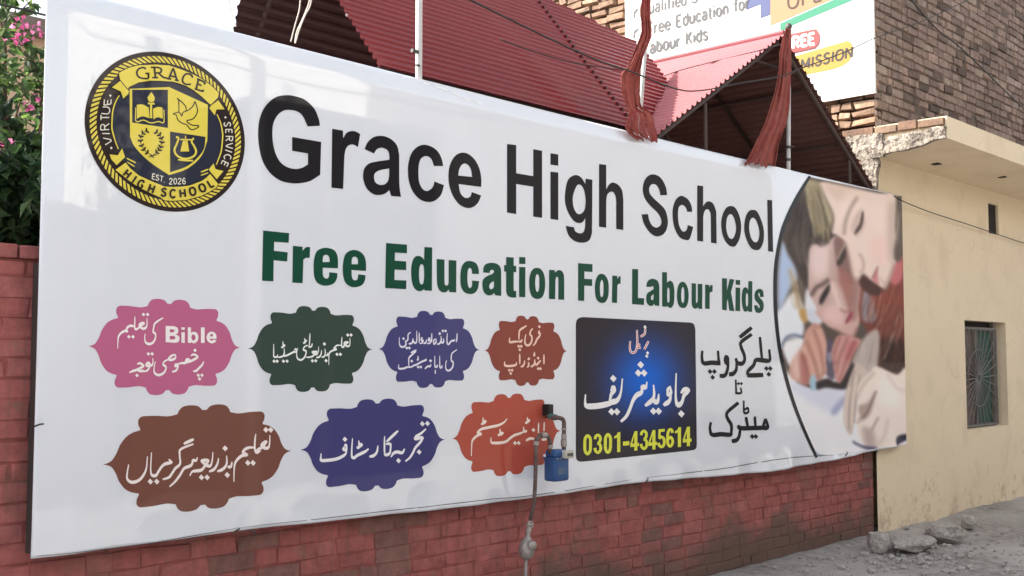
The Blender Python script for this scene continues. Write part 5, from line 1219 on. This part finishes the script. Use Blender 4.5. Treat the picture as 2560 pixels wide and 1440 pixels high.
mb = MB(); mb.tube([L(1323, 1318, -.1), L(1321, 1328, -.1), L(1320, 1338, -.1), L(1319, 1345, -.1), L(1318, 1352, -.1), L(1317, 1362, -.1), L(1316, 1378, -.1), L(1315, 1392, -.1), L(1315, 1398, -.1)], [.012, .017, .012, .02, .034, .042, .045, .038, .016], 14); mb.build('body', zinc, rg, True)
mb = MB(); c_ = L(1317, 1362, -.1); mb.tube([c_ + Vector((0, -.02, 0)), c_ + Vector((0, -.05, 0)), c_ + Vector((0, -.056, 0))], [.03, .027, .012], 14); mb.build('cap', zinc, rg, True)
mb = MB(); c_ = L(1324, 1312, -.1); mb.tube([c_ + Vector((math.cos(k * .5236) * .018, -.004, math.sin(k * .5236) * .018)) for k in range(13)], .006, 6, cap=False); mb.tube([c_ + Vector((-.02, 0, 0)), c_ + Vector((.024, 0, 0))], .011, 8); mb.build('ring_nut', zinc, rg)
mb = MB(); mb.tube([L(1315, 1398, -.1), L(1314, 1440, -.1), L(1312, 1600, -.1)], .0085, 10); mb.build('thin_pipe', rough_mat('grey_pipe', (.33, .31, .30), rough=.55), rg, True)

# ------------------------------------------------------------------ stones at the foot of the cream wall
stone_m = rough_mat('rubble_stone', (.46, .44, .41), var=.25, scale=12, rough=.95, bscale=45, bdist=.008, col2=(.30, .28, .26))
def stone(px, py, wdt, dep, hgt, rot, label, seed, cuts=14):
    b = on_z(px, py, 0); rd = random.Random(seed); bm = bmesh.new(); bmesh.ops.create_icosphere(bm, subdivisions=5, radius=1)
    pl = [(rvec3(rd), rd.uniform(.62, .9)) for _ in range(cuts)] + [(Vector((0, 0, 1)), .62)]
    for v in bm.verts:
        q_ = v.co.copy()
        for n_, d_ in pl:                                    # broken faces: the lump is cut by planes
            k_ = q_.dot(n_)
            if k_ > d_: q_ -= n_ * (k_ - d_) * .93
        q_ *= 1 + mnoise.noise(q_ * 2.2 + Vector((seed * 5, 0, 0))) * .12 + mnoise.noise(q_ * 7 + Vector((0, seed, 2))) * .05 + mnoise.noise(q_ * 19 + Vector((0, seed, 2))) * .025
        x, y = q_.x * wdt / 2, q_.y * dep / 2; c, s_ = math.cos(rot), math.sin(rot)
        v.co = Vector((b.x + x * c - y * s_, b.y + x * s_ + y * c, max(-.03, hgt * .40 + q_.z * hgt * .62 + .015)))
    bm.verts.index_update(); mb = MB(); mb.bm(bm); return tag(mb.build('stone', stone_m, None, False), label, 'stone', 'stones at the foot of the cream wall', 'thing')
def rvec3(rd):
    while True:
        v = Vector((rd.uniform(-1, 1), rd.uniform(-1, 1), rd.uniform(-1, 1)))
        if .05 < v.length < 1: return v.normalized()
stone(2196, 1384, .20, .19, .19, .4, 'small lumpy grey stone where the red wall meets the cream wall', 2, 10)
stone(2284, 1378, .52, .34, .12, -.1, 'long flat grey stone lying between the lumpy stone and the square block', 4, 12)
stone(2366, 1352, .44, .32, .16, .2, 'broken square edged grey block, largest stone by the cream wall', 8, 9)
stone(2420, 1322, .17, .15, .13, .9, 'little grey stone just past the square block, nearest the window', 6, 9)
mb = MB(); rd = random.Random(9)
for k in range(650):
    if rd.random() < .6: px, py = rd.uniform(1900, 2560), rd.uniform(1330, 1440)
    else: px, py = rd.uniform(2160, 2440), rd.uniform(1360, 1425)
    g_ = on_z(px, py, 0)
    if g_.y > .0 or g_.y < -1.6: continue
    r_ = rd.choice((.005, .006, .007, .008, .011, .016, .026)) * rd.uniform(.7, 1.3); bm = bmesh.new(); bmesh.ops.create_icosphere(bm, subdivisions=1, radius=r_)
    ox = rd.random() * 50
    zz = mnoise.noise(Vector((g_.x * 1.1, g_.y * 1.4, 3))) * .028 + mnoise.noise(Vector((g_.x * 4, g_.y * 4, 9))) * .013 + .05 * max(0, 1 - abs(g_.y - .02) / .45)
    for v in bm.verts: v.co = v.co * (1 + .5 * mnoise.noise(v.co * 60 + Vector((ox, 0, 0)))) ; v.co.z *= .7; v.co += Vector((g_.x, g_.y, zz + r_ * .25))
    mb.bm(bm)
tag(mb.build('gravel', stone_m), 'loose gravel and crumbs along the street edge', 'gravel', kind='stuff')

# ------------------------------------------------------------------ bushes behind the wall at the left
def leaf_mat(name, rough=.5):
    m, t, p = new_mat(name); a = nd(t, 'ShaderNodeAttribute', attribute_name='Col'); t.links.new(a.outputs[0], p.inputs['Base Color']); p.inputs['Roughness'].default_value = rough
    tr = nd(t, 'ShaderNodeBsdfTranslucent'); hs = nd(t, 'ShaderNodeHueSaturation'); hs.inputs['Value'].default_value = 2.2; t.links.new(a.outputs[0], hs.inputs['Color']); t.links.new(hs.outputs[0], tr.inputs[0])
    mx = nd(t, 'ShaderNodeMixShader'); mx.inputs[0].default_value = .35; t.links.new(p.outputs[0], mx.inputs[1]); t.links.new(tr.outputs[0], mx.inputs[2]); t.links.new(mx.outputs[0], t.nodes['Material Output'].inputs[0]); return m
leafm = leaf_mat('leaves'); bark = rough_mat('bark', (.11, .075, .05), rough=.9, bscale=40, bdist=.006)
def leaf(mb, c, d, n, ln, wd, col, fold=.25):
    s_ = d.cross(n).normalized(); n = s_.cross(d).normalized()
    tip, mid = c + d * ln, c + d * ln * .45
    mb.add([c, mid + s_ * wd / 2 + n * wd * fold, tip - n * ln * .12, mid - s_ * wd / 2 + n * wd * fold, mid], [(0, 1, 4), (1, 2, 4), (2, 3, 4), (3, 0, 4)], 0, col)
def rvec(rd):
    while True:
        v = Vector((rd.uniform(-1, 1), rd.uniform(-1, 1), rd.uniform(-1, 1)))
        if .05 < v.length < 1: return v.normalized()
def bush(name, label, base, stems, leafspec, flowers, seed, cat='bush', blooms=()):
    rd = random.Random(seed); e = empty(name, base, label, cat); st, lv, fl = MB(), MB(), MB(); base = Vector(base)
    for tip, spread in stems:
        tip = Vector(tip); pts = [base + Vector((rd.uniform(-.08, .08), rd.uniform(-.08, .08), 0))]
        for k in (.35, .7, 1): pts.append(base.lerp(tip, k) + rvec(rd) * spread * .3)
        c = [Vector(q_) for q_ in catmull([tuple(q_) for q_ in pts], 5)]; st.tube(c, [.022 * (1 - .75 * i / len(c)) for i in range(len(c))], 6)
        for i in range(5, len(c)):
            for _ in range(leafspec['twigs']):
                d = (rvec(rd) + Vector((0, 0, .35))).normalized(); L_ = rd.uniform(.4, 1) * spread; tw = [c[i], c[i] + d * L_ * .5 + rvec(rd) * .04, c[i] + d * L_ + Vector((0, 0, -.25 * L_ * L_))]
                tw = [Vector(q_) for q_ in catmull([tuple(q_) for q_ in tw], 4)]; (tw[-1].y > .40 or tw[-1].z > 2.05) and st.tube(tw, [.006 * (1 - .7 * k / len(tw)) for k in range(len(tw))], 4, cap=False)
                for k in range(1, len(tw)):
                    for _ in range(leafspec['per']):
                        if tw[k].z < 2.06 and tw[k].y < .47: continue
                        dd = (rvec(rd) + (tw[k] - tw[k - 1]).normalized() * .5).normalized(); col = rd.choice(leafspec['cols']); kk = rd.uniform(.6, 1.3)
                        leaf(lv, tw[k] + rvec(rd) * .035, dd, (rvec(rd) + Vector((0, 0, 1.2))).normalized(), leafspec['len'] * rd.uniform(.6, 1.2), leafspec['wid'] * rd.uniform(.7, 1.2), tuple(v * kk for v in col))
                if flowers and rd.random() < flowers:
                    for _ in range(14):
                        leaf(fl, tw[-1] + rvec(rd) * .05, rvec(rd), rvec(rd), rd.uniform(.025, .04), .03, rd.choice(((.55, .09, .26), (.62, .16, .34), (.45, .06, .2))), .15)
    for q_ in blooms:
        for _ in range(6): leaf(fl, Vector(q_) + rvec(rd) * .045 * rd.random() ** .5, rvec(rd), rvec(rd), rd.uniform(.022, .036), .028, rd.choice(((.60, .12, .30), (.68, .22, .40), (.5, .08, .24))), .15)
    st.build('stems', bark, e); lv.build('leaves', leafm, e)
    if flowers: fl.build('flowers', leafm, e)
    return e
GREEN = [(.05, .095, .03), (.07, .13, .035), (.035, .07, .026), (.12, .19, .045), (.10, .13, .06)]
tips = [(1.75, .55, 3.0), (2.0, .9, 3.12), (2.15, 1.3, 3.0), (1.5, .8, 2.9), (1.9, .6, 2.55), (2.2, 1.0, 2.6), (2.35, 1.5, 2.8), (1.7, 1.2, 3.3), (1.2, .7, 2.7), (.8, .9, 2.9), (2.05, .75, 2.8)]
bush('flowering_bush', 'tall bush with pink blossoms and leafy shoots above the left wall end', (1.75, .95, 0), [(q_, .42) for q_ in tips], dict(twigs=2, per=4, len=.07, wid=.04, cols=GREEN), .05, 4, blooms=[on_y(35, 88, .5), on_y(62, 96, .52), on_y(50, 76, .55), on_y(88, 72, .6), on_y(10, 364, .42), on_y(78, 258, .6), on_y(60, 45, .7)])
tips = [(1.85, .45, 2.35), (1.95, .6, 2.2), (1.6, .5, 2.3), (2.05, .7, 2.45), (1.3, .6, 2.3), (1.9, .4, 2.12), (2.1, .55, 2.15), (1.95, .5, 2.0), (1.75, .42, 1.95)]
bush('leafy_bush', 'dense dark green bush with broad leaves just above the left wall top', (1.8, .6, 0), [(q_, .30) for q_ in tips], dict(twigs=5, per=5, len=.085, wid=.055, cols=[(.022, .052, .022), (.035, .075, .028), (.05, .10, .035), (.018, .04, .02)]), 0, 9)
tips = [(2.6, 2.2, 2.9), (2.2, 1.9, 2.7), (2.9, 2.4, 2.6), (2.4, 2.0, 2.2), (2.8, 2.1, 2.3), (2.0, 1.8, 2.3), (3.2, 2.5, 2.4)]
bush('back_shrub', 'dark shrub further back behind the flowering bush', (2.5, 2.0, 0), [(q_, .5) for q_ in tips], dict(twigs=5, per=4, len=.09, wid=.05, cols=[(.02, .042, .02), (.03, .055, .025), (.04, .07, .03)]), 0, 13)  # leaf colours a little darker than the front bushes
# tan house far behind the bushes
e = empty('garden_house', (2.5, 6.5, 0), 'tan plastered house glimpsed behind the flowering bush', 'house')
tanp = rough_mat('tan_plaster', (.62, .47, .33), rough=.9, var=.1); mb = MB(); q_ = on_y(112, 100, 6); mb.box((-3, 6, 0), (q_.x, 10, q_.z)); mb.build('wall', tanp, e)
mb = MB(); mb.box((-3.1, 5.8, q_.z), (q_.x + .12, 10.1, q_.z + .14)); mb.build('roof', rough_mat('grey_slab', (.20, .17, .15), rough=.9), e)
mb = MB(); mb.box((3.3, 5.97, 2.2), (4.0, 6.0, 3.4)); mb.build('window', dark, e)

# ------------------------------------------------------------------ the other side of the street, out of view, shaped for its reflection in the glossy banner
fac = rough_mat('sunny_plaster', (.88, .85, .79), var=.05, scale=1, rough=.9)
e = empty('facing_house', (7.5, -10, 0), 'cream two storey house across the street facing the banner', 'house')  # unseen house, sized so its sunlit wall mirrors as the banner's bright patch
OY = -9.0
mb = MB(); mb.box((4.3, OY - 5, 0), (10.72, OY, 8.2)); mb.build('wall', fac, e)
mb = MB(); mb.box((4.1, OY - 5.2, 8.2), (10.9, OY + .3, 8.4)); mb.build('roof', fac, e)
mb = MB()
for x in (4.8, 6.4): mb.box((x, OY, 1.0), (x + 1.0, OY + .04, 2.3))
mb.build('window', dark, e)
mb = MB(); mb.box((7.6, OY + .0, 0), (10.7, OY + 1.6, 4.85)); mb.build('porch', rough_mat('added_porch_dark', (.05, .035, .03), rough=.9), e)  # added dark block, cuts the lower edge of the mirrored patch
mb = MB(); mb.box((10.75, OY - 6, 0), (22, OY + .5, 6.2)); e2 = mb.build('brick_house', rough_mat('grey_brown_brick', (.22, .20, .185), rough=.95)); tag(e2, 'grey brown brick house across the street beside the cream one', 'house', kind='thing')  # unseen house, tone and height set for its reflection and bounce light
mb = MB(); mb.box((-4, -7.75, 0), (10.6, -7.5, 3.2)); tag(mb.build('mirror_dimming_wall', rough_mat('dark_plaster', (.10, .085, .075), rough=.95)), 'dark compound wall before the facing house', 'wall', kind='thing')  # added unseen wall, darkens what the lower banner reflects
mb = MB(); mb.tube([(6.75, -6, 0), (6.75, -6, 8.5)], .09, 10); tag(mb.build('utility_pole', rough_mat('pole_grey', (.2, .19, .18), rough=.8)), 'grey utility pole across the street', 'pole')
for k, (z_, y_) in enumerate(((5.0, -6), (4.75, -6.1))):
    cable([(-3, y_, z_ + .5), (2, y_, z_ + .1), (6.75, y_, z_), (12, y_, z_ + .15), (20, y_, z_ + .7)], .012, cable_m, ('upper', 'lower')[k] + ' street wire on the utility pole across the street')
def tree(base, h, r, seed, label, n=900):
    rd = random.Random(seed); e = empty('street_tree', base, label, 'tree', 'trees across the street'); base = Vector(base); tr, cr_ = MB(), MB()
    tr.tube([base, base + Vector((.05, .03, h * .4)), base + Vector((0, 0, h * .8))], [.09, .07, .03], 8)
    for b in range(16):
        d = (rvec(rd) + Vector((0, 0, .6))).normalized(); o_ = base + Vector((0, 0, h * rd.uniform(.35, .8))); tp = o_ + d * r * rd.uniform(.6, 1.1); tr.tube([o_, o_.lerp(tp, .5) + rvec(rd) * .1, tp], [.03, .02, .008], 5)
        for _ in range(n // 16): leaf(cr_, tp + rvec(rd) * r * .42 * rd.random(), rvec(rd), rvec(rd), rd.uniform(.08, .16), rd.uniform(.05, .09), tuple(v * rd.uniform(.6, 1.2) for v in rd.choice(GREEN)))
    tr.build('trunk', bark, e); cr_.build('crown', leafm, e)
tree((5.25, -6.6, 0), 5.4, .8, 31, 'small leafy tree across the street left of the utility pole', 520)
tree((7.05, -6.75, 0), 4.9, .7, 32, 'leafy tree growing at the utility pole across the street', 480)
tree((8.3, -6.8, 0), 4.6, .8, 33, 'leafy tree before the porch of the facing house', 560)
tree((5.9, -6.9, 0), 5.9, .6, 34, 'tall slim tree between the small tree and the utility pole', 360)
